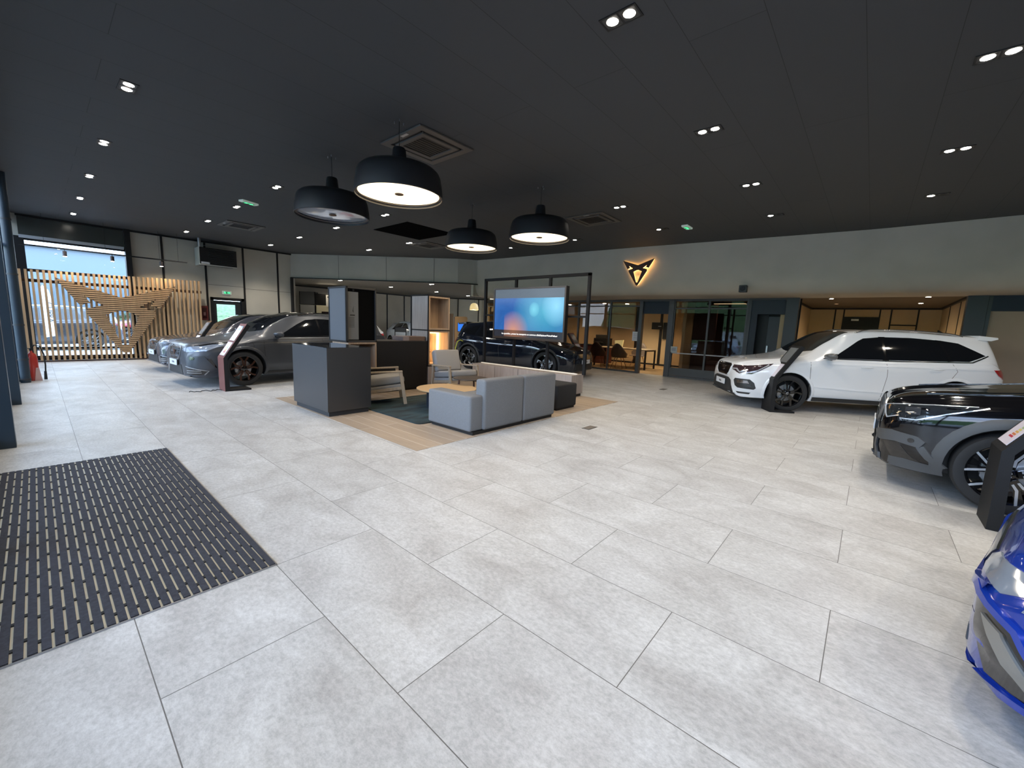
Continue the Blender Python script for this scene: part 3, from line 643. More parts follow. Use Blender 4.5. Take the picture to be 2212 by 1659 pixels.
t = thing('fire_extinguisher', 'red fire extinguisher with a black hose, standing by the pipe', 'fire extinguisher', (-0.10, 12.05, 0))
b = MB(); b.lathe([(0.0, 0.0), (0.07, 0.0), (0.078, 0.02), (0.078, 0.42), (0.06, 0.50), (0.022, 0.54), (0.02, 0.57), (0, 0.57)], 24); b.build('cylinder', mat('extinguisher_red', (0.45, 0.035, 0.02), 0.3, coat=0.5), t, smooth=40)
b = MB(); b.tube([(0, 0, 0.56), (0, 0, 0.62)], 0.02, 10); b.bar((0, 0, 0.60), (-0.1, 0, 0.65), 0.02, 0.012); b.build('valve', M_black, t)
b = MB(); pts = [(0.0, 0, 0.60), (0.05, -0.03, 0.68), (0.12, -0.06, 0.66), (0.16, -0.08, 0.5), (0.165, -0.09, 0.3), (0.155, -0.09, 0.12)]; b.tube(pts, 0.011, 8); b.tube([(0.155, -0.09, 0.18), (0.15, -0.09, 0.02)], [0.018, 0.024], 10); b.build('hose', M_rubber, t, smooth=50)
b = MB(); b.prism([(-0.05, 0), (0.05, 0), (0.02, 0.25), (-0.02, 0.25)], -0.003, 0.003, axes((0.06, -0.08, 0), (1, 0, 0), (0, 0, 1), (0, 1, 0))); b.build('stand', mat('pale_pink_stand', (0.55, 0.35, 0.3), 0.5), t)

# ================================================================== entrance mat
M_mat = mat('anthracite_ribbed_mat', (0.034, 0.036, 0.048), 0.95, noise=(60, 0.25), bump=(400, 0.6))
t = thing('entrance_mat', 'dark ribbed entrance mat with pale metal strips set flush in the floor', 'mat', (0.2, 3.87, 0))
b = MB(); b.box(-0.6, 0.587, -1.475, 1.485, 0.0006, 0.003); b.build('base_tray', mat('alu_tray', (0.60, 0.57, 0.47), 0.4, 0.3), t)
n = 31
for i in range(n):
    x1 = 0.585-i*0.0385; b = MB(); b.box(x1-0.0285, x1, -1.472, 1.482, 0.003, 0.010)
    b.cur = 1
    for k in range(14):
        y = -1.40+k*0.215+(0.05 if i % 2 else 0); b.box(x1-0.0385, x1-0.0285, y, y+0.022, 0.003, 0.0085)
    b.build('carpet_strip', [M_mat, M_black], t)
b = MB(); b.box(0.585, 0.592, -1.48, 1.49, 0.0006, 0.006); b.box(-0.6, 0.592, -1.482, -1.475, 0.0006, 0.006); b.box(-0.6, 0.592, 1.485, 1.492, 0.0006, 0.006); b.build('edge_profile', M_steel, t)
for X, Y, lab in ((5.07, 2.88, 'flat metal floor socket cover in the tiles in front of the sofa'), (9.97, 3.70, 'flat metal floor socket cover near the glass offices')):
    t = thing('floor_socket', lab, 'floor socket', (X, Y, 0), 0, 'floor socket covers')
    b = MB(); b.box(-0.12, 0.12, -0.06, 0.06, 0.0005, 0.004); b.build('frame', M_darkgrey, t); b = MB(); b.box(-0.11, 0.11, -0.05, 0.05, 0.004, 0.006); b.build('lid', mat('brown_grey_lid', (0.14, 0.12, 0.10), 0.5), t)
# ================================================================== lounge island
g = MB(); g.box(2.62, 7.38, 3.60, 7.66, 0.0005, 0.004); struct(g.build('floor_lounge', M_wood))
def rr(x0, x1, y0, y1, r, n=6):
    p = []
    for cx, cy2, a0 in ((x1-r, y0+r, -PI/2), (x1-r, y1-r, 0), (x0+r, y1-r, PI/2), (x0+r, y0+r, PI)):
        for i in range(n+1): a = a0+PI/2*i/n; p.append((cx+r*math.cos(a), cy2+r*math.sin(a)))
    return p
M_rug = mat('mottled_teal_rug', (0.014, 0.034, 0.042), 0.95, noise=(2.4, 0.9, (0.7, 2.6, 1)), bump=(300, 0.5))
g = MB(); g.prism(rr(3.33, 5.55, 4.52, 6.40, 0.10), 0.004, 0.016); tag(g.build('rug', M_rug, loc=(4.44, 5.46, 0.004)), 'dark teal mottled rug on the oak floor of the lounge', 'rug')
# reception cube
t = thing('reception_desk', 'big charcoal cube desk with a glass top, nearest of the lounge furniture', 'desk', (2.96, 6.27, 0))
g = MB(); g.box(-0.335, 0.335, -0.585, 0.585, 0.075, 0.985); g.build('body', M_char, t, bevel=0.002)
g = MB(); g.box(-0.305, 0.305, -0.555, 0.555, 0.004, 0.075); g.build('plinth', mat('plinth_charcoal', (0.03, 0.032, 0.036), 0.6), t)
g = MB(); g.box(-0.335, 0.335, -0.585, 0.585, 0.985, 0.995); g.build('top', mat('gloss_black_top', (0.03, 0.032, 0.036), 0.07, coat=0.6), t)
# low black counter with grey boxes
t = thing('display_counter', 'long matt black counter along the back of the lounge', 'counter', (4.83, 7.35, 0))
g = MB(); g.box(-0.61, 0.565, -0.29, 0.30, 0.05, 1.0); g.build('body', M_black, t, bevel=0.002)
g = MB(); g.box(-0.58, 0.55, -0.26, 0.28, 0.004, 0.05); g.build('plinth', M_black, t)
g = MB(); g.box(-0.61, 0.565, -0.295, 0.30, 1.0, 1.012); g.build('top', mat('dark_brown_top', (0.035, 0.03, 0.027), 0.5), t)
def carton(x0, x1, y0, y1, z0, z1, m, lab):
    tag(MB().box(x0, x1, y0, y1, z0, z1).build('sample_box', m, bevel=0.004, loc=((x0+x1)/2, (y0+y1)/2, z0)), lab, 'box', 'boxes on the black counter')
carton(4.84, 4.99, 7.12, 7.50, 1.012, 1.10, mat('mauve_box', (0.20, 0.165, 0.17), 0.7), 'low greyish box lying on the black counter, left one')
carton(4.992, 5.39, 7.12, 7.50, 1.012, 1.10, mat('brown_box', (0.11, 0.07, 0.055), 0.7), 'low brown box lying on the black counter, right one')
# open oak cube below the dark tower
t = thing('storage_cube', 'open oak-lined cube under the tall dark display tower', 'cabinet', (3.93, 7.35, 0))
g = MB(); g.box(-0.28, 0.28, -0.29, 0.30, 0.06, 0.48); g.build('base_cabinet', M_black, t, bevel=0.002)
g = MB(); g.box(-0.28, -0.25, -0.30, 0.30, 0.48, 0.985); g.box(0.25, 0.28, -0.30, 0.30, 0.48, 0.985); g.box(-0.25, 0.25, -0.30, 0.30, 0.48, 0.51); g.box(-0.25, 0.25, -0.30, 0.30, 0.955, 0.985); g.box(-0.25, 0.25, 0.27, 0.30, 0.51, 0.955)
g.build('cube', M_oak, t, bevel=0.002)
g = MB(); g.box(-0.25, 0.25, -0.26, 0.28, 0.004, 0.06); g.build('plinth', M_black, t)
t = thing('display_tower', 'tall dark display tower with an information panel, standing on the oak cube', 'display case', (3.92, 7.38, 0.986))
g = MB(); g.box(-0.29, -0.27, -0.30, 0.33, 0, 0.99); g.box(0.27, 0.29, -0.33, 0.33, 0, 0.99); g.box(-0.29, 0.29, -0.33, 0.33, 0.955, 0.99); g.box(-0.29, 0.29, -0.33, 0.33, 0, 0.035); g.box(-0.29, -0.265, -0.33, -0.30, 0, 0.99)
g.build('case', M_char, t, bevel=0.002)
g = MB(); g.box(-0.27, 0.27, -0.29, -0.26, 0.035, 0.955); g.build('backboard', mat('matt_black_felt'), t)
g = MB(); g.box(-0.296, -0.29, -0.305, 0.315, 0.03, 0.96); g.build('side_panel', mat('blue_grey_panel', (0.085, 0.095, 0.11), 0.45), t, bevel=0.002)
g = MB(); g.box(-0.304, -0.296, -0.33, -0.30, 0, 0.99); g.box(-0.304, -0.296, 0.305, 0.33, 0, 0.99); g.box(-0.304, -0.296, -0.30, 0.305, 0.965, 0.99); g.box(-0.304, -0.296, -0.30, 0.305, 0, 0.025); g.build('edge_frame', M_black, t)
g = MB(); g.box(-0.245, -0.05, -0.296, -0.290, 0.05, 0.90); g.build('info_panel', mat('grey_info_panel', (0.16, 0.165, 0.165), 0.5), t)
g = MB(); Mi = axes((-0.16, -0.2975, 0), (1, 0, 0), (0, 0, 1), (0, -1, 0))
g.prism([(-0.005, 0.56), (0.02, 0.66), (0.012, 0.58), (0.018, 0.53)], 0, 0.001, Mi)
for k in range(8): g.box(-0.235, -0.13, -0.2985, -0.2965, 0.44-k*0.024, 0.448-k*0.024)
g.box(-0.21, -0.12, -0.2985, -0.2965, 0.475, 0.50); g.build('printed_text', mat('ink', (0.03, 0.03, 0.03), 0.6), t)
g = MB(); g.lathe([(0, 0), (0.018, 0), (0.018, 0.01), (0, 0.012)], 14, axes((-0.15, -0.305, 0.93), (1, 0, 0), (0, 0, 1), (0, -1, 0))); g.build('hook', M_black, t)
# oak tower with lit niche
t = thing('shelf_tower', 'oak shelf tower with a glowing lower niche beside the black counter', 'shelf', (5.72, 7.36, 0))
g = MB(); g.box(-0.29, 0.28, -0.30, 0.30, 0.06, 0.47); g.build('base_cabinet', M_oakgrey, t, bevel=0.002)
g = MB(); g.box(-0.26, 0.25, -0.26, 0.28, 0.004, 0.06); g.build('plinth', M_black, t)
for z0, z1, nm in ((0.49, 1.225, 'lower_cube'), (1.245, 1.95, 'upper_cube')):
    g = MB(); g.box(-0.29, -0.255, -0.30, 0.30, z0, z1); g.box(0.245, 0.28, -0.30, 0.30, z0, z1); g.box(-0.255, 0.245, -0.30, 0.30, z0, z0+0.035); g.box(-0.255, 0.245, -0.30, 0.30, z1-0.035, z1); g.box(-0.255, 0.245, 0.05, 0.30, z0+0.035, z1-0.035)
    g.build(nm, M_oak, t, bevel=0.002)
g = MB(); g.box(-0.30, 0.285, -0.305, 0.30, 0.47, 0.49); g.box(-0.30, 0.285, -0.305, 0.30, 1.225, 1.245); g.box(-0.31, -0.295, -0.315, -0.285, 0.47, 1.98); g.box(-0.31, -0.295, 0.285, 0.315, 0.47, 1.98); g.box(-0.31, 0.285, -0.31, 0.31, 1.952, 1.975); g.box(-0.308, -0.292, -0.29, 0.29, 1.225, 1.245)
g.build('steel_frame', M_frame, t)
g = MB(); g.box(-0.296, -0.29, -0.28, 0.28, 0.50, 1.22); g.box(-0.296, -0.29, -0.28, 0.28, 1.25, 1.945); g.build('side_panel', M_oakgrey, t)
M_led = mat('warm_led_strip', (1, 0.8, 0.5), 0.5, emit=(1.0, 0.66, 0.30), estr=14)
g = MB(); g.box(0.205, 0.235, 0.022, 0.048, 0.53, 1.188); g.box(-0.25, 0.205, 0.03, 0.048, 1.168, 1.188); g.build('light_strip', M_led, t)
l = bpy.data.lights.new('niche_light', 'AREA'); l.shape = 'RECTANGLE'; l.size = 0.04; l.size_y = 0.6; l.energy = 3.0; l.color = (1.0, 0.55, 0.2)
o = bpy.data.objects.new('niche_light', l); COL.objects.link(o); o.location = (0.19, 0.01, 0.86); o.rotation_euler = Vector((-1, -0.8, 0)).to_track_quat('-Z', 'Y').to_euler(); o.parent = t
l2 = bpy.data.lights.new('niche_light', 'POINT'); l2.energy = 1.2; l2.color = (1.0, 0.55, 0.2); l2.shadow_soft_size = 0.1
o = bpy.data.objects.new('niche_light', l2); COL.objects.link(o); o.location = (0.0, -0.05, 0.9); o.parent = t
g = MB(); g.prism([(0, 0), (0.11, 0.03), (0.115, 0.045), (0.0, 0.045)], 0, 0.10, axes((5.48, 7.16, 0.74), (1, 0, 0), (0, 0, 1), (0, 1, 0)))
g.prism([(0.02, -0.20), (0.09, -0.20), (0.08, -0.185), (0.03, -0.06), (0.02, 0.0), (0.0, 0.0)], 0.03, 0.06, axes((5.48, 7.16, 0.74), (1, 0, 0), (0, 0, 1), (0, 1, 0)))
tag(g.build('display_ornament', mat('sand_ornament', (0.5, 0.34, 0.2), 0.6), loc=(5.53, 7.2, 0.54)), 'small sandy ornament standing inside the glowing niche', 'ornament')

# bench and television frame
t = thing('low_bench', 'long low pale wood bench carrying the television frame', 'bench', (7.18, 5.85, 0))
g = MB(); g.box(-0.22, 0.22, -1.42, 1.45, 0.06, 0.455); g.build('body', M_oakgrey, t, bevel=0.003)
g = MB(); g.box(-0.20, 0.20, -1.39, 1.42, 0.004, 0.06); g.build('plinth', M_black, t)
g = MB()
for y in (-0.72, -0.01, 0.7): g.box(-0.222, -0.219, y-0.003, y+0.003, 0.07, 0.45)
g.build('door_gap', M_black, t)
g = MB(); g.box(0.02, 0.055, -1.38, 1.40, 0.455, 0.475); g.build('top_strip', mat('cream_strip', (0.85, 0.8, 0.7), 0.5, emit=(1, 0.85, 0.6), estr=0.12), t)
t = thing('steel_gantry', 'tall black steel frame standing on the bench around the television', 'frame', (7.28, 5.80, 0.456))
g = MB(); s = 0.03
for y in (-1.45, 1.43): g.box(-s, s, y-s, y+s, 0.0 if abs(y) > 1.42 else 0.0, 2.03)
g.box(-s, s, -1.48, 1.46, 1.98, 2.04); g.build('upright', M_frame, t, bevel=0.003)
g = MB()
for y in (-0.50, 0.46): g.box(-0.025, 0.025, y-0.03, y+0.03, 0, 1.98)
g.build('inner_post', M_frame, t, bevel=0.003)
g = MB(); g.box(-0.02, 0.02, -1.42, -0.95, 1.155, 1.195); g.box(-0.02, 0.02, 0.95, 1.40, 1.155, 1.195); g.build('cross_bar', M_frame, t)
t = thing('television', 'large television showing a blue wavy film with a subtitle line', 'television', (7.10, 5.77, 1.10))
g = MB(); g.box(-0.0, 0.10, -1.01, 1.0, 0.0, 1.14); g.build('housing', M_black, t, bevel=0.006)
g = MB(); g.box(0.10, 0.154, -0.56, -0.46, 0.3, 0.85); g.box(0.10, 0.154, 0.40, 0.50, 0.3, 0.85); g.build('wall_bracket', M_black, t)
g = MB(); g.prism([(-1.0, 0.0), (1.01, 0.0), (1.01, 1.14), (-1.0, 1.14)], 0, 0.02, axes((0.0, 0, 0), (0, -1, 0), (0, 0, 1), (-1, 0, 0)), holes=[[(-0.965, 0.05), (0.975, 0.05), (0.975, 1.105), (-0.965, 1.105)]])
g.build('bezel', mat('brown_bezel', (0.045, 0.035, 0.03), 0.35), t)
def tv_mat():
    m = bpy.data.materials.new('television_picture'); m.use_nodes = True; nt = m.node_tree; N = nt.nodes.new; L = nt.links.new; b = nt.nodes['Principled BSDF']
    tc_ = N('ShaderNodeTexCoord'); sp_ = N('ShaderNodeSeparateXYZ'); L(tc_.outputs['Object'], sp_.inputs[0])
    def math_(op, a, c, cl=False):
        n = N('ShaderNodeMath'); n.operation = op; n.use_clamp = cl
        for i, v in enumerate((a, c)):
            if v is None: continue
            if isinstance(v, (int, float)): n.inputs[i].default_value = v
            else: L(v, n.inputs[i])
        return n.outputs[0]
    u = math_('MULTIPLY', sp_.outputs['Y'], -1); v = sp_.outputs['Z']
    def blob(cu, cv, r, sx=1.0, soft=1.0):
        du = math_('MULTIPLY', math_('SUBTRACT', u, cu), 1/sx); dv = math_('SUBTRACT', v, cv)
        d = math_('SQRT', math_('ADD', math_('MULTIPLY', du, du), math_('MULTIPLY', dv, dv)), None)
        return math_('POWER', math_('SUBTRACT', 1.0, math_('MULTIPLY', d, 1/r), True), soft, True)
    def mixc(f, a, c):
        n = N('ShaderNodeMixRGB'); L(f, n.inputs[0])
        for i, q in ((1, a), (2, c)):
            if isinstance(q, tuple): n.inputs[i].default_value = (*q, 1)
            else: L(q, n.inputs[i])
        return n.outputs[0]
    nz_ = N('ShaderNodeTexNoise'); nz_.inputs['Scale'].default_value = 2.6; nz_.inputs['Detail'].default_value = 3; nz_.inputs['Distortion'].default_value = 1.2; L(tc_.outputs['Object'], nz_.inputs['Vector'])
    c = mixc(nz_.outputs['Fac'], (0.008, 0.06, 0.26), (0.02, 0.13, 0.42))
    c = mixc(blob(0.45, 0.62, 0.75, 1.15, 0.8), c, (0.045, 0.34, 0.50))
    c = mixc(blob(0.78, 0.72, 0.42, 0.9, 0.8), c, (0.22, 0.58, 0.80))
    c = mixc(blob(0.20, 0.66, 0.16, 0.9, 0.6), c, (0.13, 0.52, 0.66))
    c = mixc(math_('MULTIPLY', blob(-0.38, 0.16, 0.48, 0.95, 1.0), math_('GREATER_THAN', u, -0.66)), c, (0.62, 0.28, 0.16))
    # dark letterbox bands above and below the film
    top = math_('GREATER_THAN', v, 0.91); bot = math_('LESS_THAN', v, 0.20)
    c = mixc(top, c, (0.055, 0.075, 0.10))
    cb = mixc(math_('MULTIPLY', blob(-0.38, 0.12, 0.42, 1.1, 0.9), math_('GREATER_THAN', u, -0.66)), (0.018, 0.02, 0.03), (0.22, 0.10, 0.06))
    c = mixc(bot, c, cb)
    L(c, b.inputs['Emission Color']); b.inputs['Emission Strength'].default_value = 1.0; b.inputs['Base Color'].default_value = (0.01, 0.01, 0.01, 1); b.inputs['Roughness'].default_value = 0.25
    return m
g = MB(); g.box(-0.006, 0.0, -0.975, 0.965, 0.05, 1.105); g.build('screen', tv_mat(), t)
M_sub = mat('subtitle_white', (0.9, 0.9, 0.9), 0.5, emit=(1, 1, 1), estr=0.9)
text_mesh('Au quotidien, prenez les transports en commun #SeDéplacerMoinsPolluer', 0.052, M_sub, 'subtitle', t, axes((-0.008, -0.06, 0.115), (0, -1, 0), (0, 0, 1), (-1, 0, 0)), 0.0006)

# sofa
M_sofa = mat('grey_wool_fabric', (0.17, 0.175, 0.185), 0.9, noise=(120, 0.10), bump=(350, 0.35))
t = thing('sofa', 'grey fabric modular sofa seen from behind with a low arm block', 'sofa', (4.35, 4.05, 0))
def cushion(x0, x1, y0, y1, z0, z1, nm, m=None, bev=0.035):
    g = MB(); g.box(x0, x1, y0, y1, z0, z1); return g.build(nm, m or M_sofa, t, bevel=bev, seg=4, smooth=50)
cushion(-0.88, -0.64, -0.39, 0.46, 0.045, 0.50, 'armrest', bev=0.03)
g = MB(); g.box(-0.88, -0.645, -0.39, 0.46, 0.045, 0.50)
cushion(-0.67, 0.115, -0.43, -0.25, 0.045, 0.70, 'backrest'); cushion(0.125, 0.90, -0.43, -0.25, 0.045, 0.70, 'backrest')
cushion(-0.64, 0.115, -0.25, 0.44, 0.045, 0.40, 'seat'); cushion(0.125, 0.90, -0.25, 0.44, 0.045, 0.40, 'seat')
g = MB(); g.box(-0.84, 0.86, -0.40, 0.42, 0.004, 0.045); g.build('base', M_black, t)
# pouf
t = thing('pouf', 'black fabric cube pouf between the sofa and the bench', 'pouf', (5.92, 4.12, 0))
g = MB(); g.box(-0.29, 0.31, -0.28, 0.28, 0.035, 0.44); g.build('seat', mat('black_wool', (0.014, 0.014, 0.015), 0.95, bump=(350, 0.3)), t, bevel=0.03, seg=3, smooth=50)
g = MB(); g.box(-0.26, 0.28, -0.25, 0.25, 0.004, 0.035); g.build('base', M_black, t)

# coffee tables
t = thing('coffee_table', 'low round coffee table with a pale wood top on the rug', 'coffee table', (4.42, 5.24, 0.0165))
g = MB(); g.lathe([(0, 0.29), (0.48, 0.29), (0.495, 0.30), (0.495, 0.312), (0, 0.314)], 48); g.build('table_top', mat('pale_wood_top', (0.48, 0.33, 0.18), 0.5), t, smooth=40)
g = MB(); g.lathe([(0.0, 0.0), (0.33, 0.0), (0.33, 0.29), (0, 0.29)], 40); g.build('base', M_navy, t, smooth=40)
t = thing('side_table', 'small round side table with a dark top in front of the rear armchair', 'side table', (5.12, 5.42, 0.0165))
g = MB(); g.lathe([(0, 0.395), (0.30, 0.395), (0.31, 0.40), (0.31, 0.412), (0, 0.414)], 40); g.build('table_top', mat('smoked_oak_top', (0.07, 0.055, 0.045), 0.35), t, smooth=40)
for a in (0.5, 2.6, 4.7):
    g = MB(); g.tube([(0.20*math.cos(a), 0.20*math.sin(a), 0.395), (0.26*math.cos(a), 0.26*math.sin(a), 0)], [0.018, 0.011], 10); g.build('leg', mat('copper_brown_leg', (0.12, 0.05, 0.035), 0.4), t, smooth=40)

# armchairs
M_ash = mat('pale_ash_wood', (0.36, 0.28, 0.20), 0.5, noise=(4, 0.1, (8, 8, 1)))
M_cush = mat('light_grey_cushion', (0.27, 0.265, 0.265), 0.9, bump=(350, 0.3))
def armchair(loc, rz, label):
    t = thing('armchair', label, 'armchair', loc, rz, 'wood framed armchairs of the lounge')
    for s in (1, -1):
        y = 0.33*s
        g = MB(); g.bar((0.33, y, 0.54), (0.41, y, 0.0), 0.055, 0.03, (0, 1, 0)); g.build('leg', M_ash, t, bevel=0.004)
        g = MB(); g.bar((-0.31, y, 0.0), (-0.26, y, 0.54), 0.05, 0.03, (0, 1, 0)); g.build('leg', M_ash, t, bevel=0.004)
        g = MB(); g.bar((-0.29, y, 0.525), (0.36, y, 0.555), 0.05, 0.028, (0, 0, 1)); g.build('armrest', M_ash, t, bevel=0.006)
    g = MB(); g.bar((0.36, -0.32, 0.27), (0.36, 0.32, 0.27), 0.03, 0.05); g.bar((-0.28, -0.32, 0.20), (-0.28, 0.32, 0.20), 0.03, 0.05)
    for s in (1, -1): g.bar((0.36, 0.30*s, 0.27), (-0.29, 0.30*s, 0.19), 0.03, 0.05)
    g.bar((-0.27, -0.25, 0.22), (-0.41, -0.25, 0.78), 0.03, 0.05, (0, 1, 0)); g.bar((-0.27, 0.25, 0.22), (-0.41, 0.25, 0.78), 0.03, 0.05, (0, 1, 0)); g.bar((-0.41, -0.26, 0.77), (-0.41, 0.26, 0.77), 0.03, 0.05)
    g.build('frame', M_ash, t, bevel=0.004)
    R = Matrix.Translation((0.04, 0, 0.365)) @ Matrix.Rotation(math.radians(-7), 4, 'Y')
    g = MB(); g.box(-0.33, 0.36, -0.30, 0.30, -0.055, 0.075, R); g.build('seat_cushion', M_cush, t, bevel=0.045, seg=4, smooth=50)
    R = Matrix.Translation((0.04, 0, 0.285)) @ Matrix.Rotation(math.radians(-7), 4, 'Y')
    g = MB(); g.box(-0.33, 0.34, -0.30, 0.30, -0.045, 0.02, R); g.build('seat_base', M_cush, t, bevel=0.015, seg=2, smooth=50)
    R = Matrix.Translation((-0.265, 0, 0.60)) @ Matrix.Rotation(math.radians(-17), 4, 'Y')
    g = MB(); g.box(-0.065, 0.065, -0.30, 0.30, -0.21, 0.24, R); g.build('back_cushion', M_cush, t, bevel=0.045, seg=4, smooth=50)
    return t
armchair((3.80, 6.30, 0.0165), math.radians(-28), 'wood framed armchair with grey cushions half hidden by the charcoal cube desk')
armchair((5.52, 6.33, 0.0165), math.radians(-97), 'wood framed armchair with grey cushions in front of the glowing niche')
# ================================================================== cars
def pchip(xs, ys):
    n = len(xs); h = [xs[i+1]-xs[i] for i in range(n-1)]; d = [(ys[i+1]-ys[i])/h[i] for i in range(n-1)]; m = [0]*n
    m[0] = d[0]; m[-1] = d[-1]
    for i in range(1, n-1):
        if d[i-1]*d[i] > 0:
            w1 = 2*h[i]+h[i-1]; w2 = h[i]+2*h[i-1]; m[i] = (w1+w2)/(w1/d[i-1]+w2/d[i])
    def f(x):
        if x <= xs[0]: return ys[0]
        if x >= xs[-1]: return ys[-1]
        i = 0
        while x > xs[i+1]: i += 1
        t = (x-xs[i])/h[i]; t2 = t*t; t3 = t2*t
        return (2*t3-3*t2+1)*ys[i]+(t3-2*t2+t)*h[i]*m[i]+(-2*t3+3*t2)*ys[i+1]+(t3-t2)*h[i]*m[i+1]
    return f
def curve(*pts): return pchip([p[0] for p in pts], [p[1] for p in pts])

M_tint = mat('dark_car_glass', (0.006, 0.007, 0.009), 0.04, spec=0.6, coat=0.3)
M_plast = mat('car_plastic', (0.022, 0.023, 0.025), 0.55)
M_gloss = mat('gloss_black_trim', (0.006, 0.006, 0.007), 0.12, coat=0.8)
M_tyre = mat('tyre_rubber', (0.018, 0.018, 0.019), 0.75)
M_tail = mat('red_tail_lens', (0.35, 0.006, 0.01), 0.12, coat=1.0)
M_lens = mat('headlamp_lens', (0.38, 0.44, 0.54), 0.10, 0.5, coat=1.0)
M_drl = mat('bright_lamp_element', (0.75, 0.80, 0.88), 0.15, 0.6)
M_plate = mat('number_plate_white', (0.70, 0.73, 0.78), 0.35)
M_ink = mat('plate_lettering', (0.05, 0.05, 0.06), 0.5)

def prof_suv(L=4.38, H=1.60, W=1.84, hood=0.98, cowl=1.08, nose=0.86, roofF=1.95, roofR=3.45, tail_top=4.20, belt=(1.0, 1.02, 1.10), drop=0.06, gc=0.205):
    """body profile curves against distance from the nose"""
    hw = W/2
    c = {}
    c['top'] = curve((0, 0.60*nose+0.12), (0.02, nose-0.10), (0.08, nose-0.02), (0.30, nose+0.05), (0.75, hood), (1.12, cowl-0.02), (1.22, cowl+0.02), (1.55, cowl+(H-cowl)*0.52), (roofF-0.08, H-0.055), (roofF+0.35, H-0.006), ((roofF+roofR)/2+0.2, H), (roofR, H-drop*0.45), (tail_top-0.10, H-drop), (tail_top-0.02, H-drop-0.06), (tail_top+0.02, H-drop-0.22), (L-0.10, 1.02), (L-0.03, 0.92), (L, 0.62))
    c['belt'] = curve((0, 0.56*nose+0.10), (0.05, nose-0.18), (0.25, nose-0.07), (0.75, hood-0.10), (1.15, belt[0]-0.035), (1.5, belt[0]), (2.6, belt[1]), (3.5, belt[2]), (4.0, belt[2]+0.01), (L-0.12, belt[2]-0.12), (L-0.02, 0.78), (L, 0.58))
    c['edge'] = lambda x, a=c: None
    c['w'] = curve((0, hw*0.60), (0.015, hw*0.68), (0.06, hw*0.775), (0.16, hw*0.87), (0.32, hw*0.945), (0.60, hw*0.985), (1.0, hw), (3.2, hw), (3.8, hw*0.985), (L-0.28, hw*0.94), (L-0.10, hw*0.86), (L-0.03, hw*0.78), (L, hw*0.68))
    c['wr'] = curve((0, 0.76), (1.0, 0.80), (1.25, 0.775), (1.6, 0.70), (2.0, 0.665), (3.2, 0.655), (tail_top, 0.64), (L, 0.62))   # fraction of w
    c['bot'] = curve((0, gc+0.05), (0.15, gc-0.005), (0.5, gc), (L-0.6, gc+0.02), (L-0.2, gc+0.10), (L, gc+0.17))
    c['L'] = L; c['H'] = H; c['W'] = W
    return c

def car_section(c, x):
    top, belt, w, wr, bot = c['top'](x), c['belt'](x), c['w'](x), c['wr'](x), c['bot'](x)
    belt = min(belt, top-0.02); g = top-belt
    glass = min(1.0, max(0.0, (g-0.16)/0.22))           # 0 on the bonnet, 1 along the cabin
    ws = w*0.93
    er = wr*w                                             # roof edge half width
    ez = top-(0.035+0.055*glass if g > 0.12 else g*0.35)
    sh = w*(0.972-0.012*glass)
    mid = bot+(belt-bot)*0.42
    P = [(0, bot), (ws*0.55, bot), (ws*0.90, bot), (ws*0.985, bot+0.012), (ws*1.0, bot+0.05), (w*0.985, bot+0.16), (w*0.996, mid), (w, bot+(belt-bot)*0.66),
         (w*0.998, belt-0.11), (sh+w*0.006, belt-0.05), (sh-w*0.006, belt-0.014)]
    bx, bz = sh-w*0.028, belt+0.004
    P += [(bx, bz)]
    for t_ in (0.12, 0.35, 0.6, 0.82):
        xx = bx+(er-bx)*t_+0.018*glass*math.sin(t_*PI); zz = bz+(ez-bz)*t_ + (1-glass)*0.006
        P.append((xx, zz))
    P += [(er, ez), (er*0.955, ez+(top-ez)*0.42), (er*0.86, ez+(top-ez)*0.68), (er*0.6, ez+(top-ez)*0.90), (er*0.3, top-0.003), (0, top)]
    return P
def make_body_grid(c, ns=110):
    L = c['L']; xs = []
    for i in range(ns+1):
        t = i/ns; t = t-0.055*math.sin(2*PI*t)*1.0
        xs.append(L*t)
    xs = sorted(set([0, 0.008, 0.02, 0.04, 0.07]+xs+[L-0.008, L-0.02, L-0.04]))
    rows = []
    for x in xs:
        P = car_section(c, x); Q = []
        n = len(P)
        for i in range(n-1):
            p0, p1, p2, p3 = P[max(i-1, 0)], P[i], P[i+1], P[min(i+2, n-1)]
            for s in (0, 0.5):
                if s == 0: Q.append(p1); continue
                Q.append(tuple((-p0[k]+9*p1[k]+9*p2[k]-p3[k])/16 for k in (0, 1)))
        Q.append(P[-1])
        full = [Vector((-x, y, z)) for y, z in Q] + [Vector((-x, -y, z)) for y, z in Q[-2:0:-1]]
        rows.append(full)
    return rows

def clip_poly_grid(poly, step):
    """fill a 2D polygon with a grid mesh cut exactly on its outline"""
    bm = bmesh.new()
    xs = [p[0] for p in poly]; ys = [p[1] for p in poly]
    tris = tessellate_polygon([[Vector((p[0], p[1], 0)) for p in poly]])
    vs = [bm.verts.new((p[0], p[1], 0)) for p in poly]
    for t in tris:
        try: bm.faces.new([vs[i] for i in t])
        except ValueError: pass
    for ax, lo, hi in ((0, min(xs), max(xs)), (1, min(ys), max(ys))):
        k = math.floor(lo/step)+1
        while k*step < hi:
            co = [0, 0, 0]; co[ax] = k*step; no = [0, 0, 0]; no[ax] = 1
            bmesh.ops.bisect_plane(bm, geom=bm.verts[:]+bm.edges[:]+bm.faces[:], plane_co=co, plane_no=no, dist=1e-6)
            k += 1
    return bm

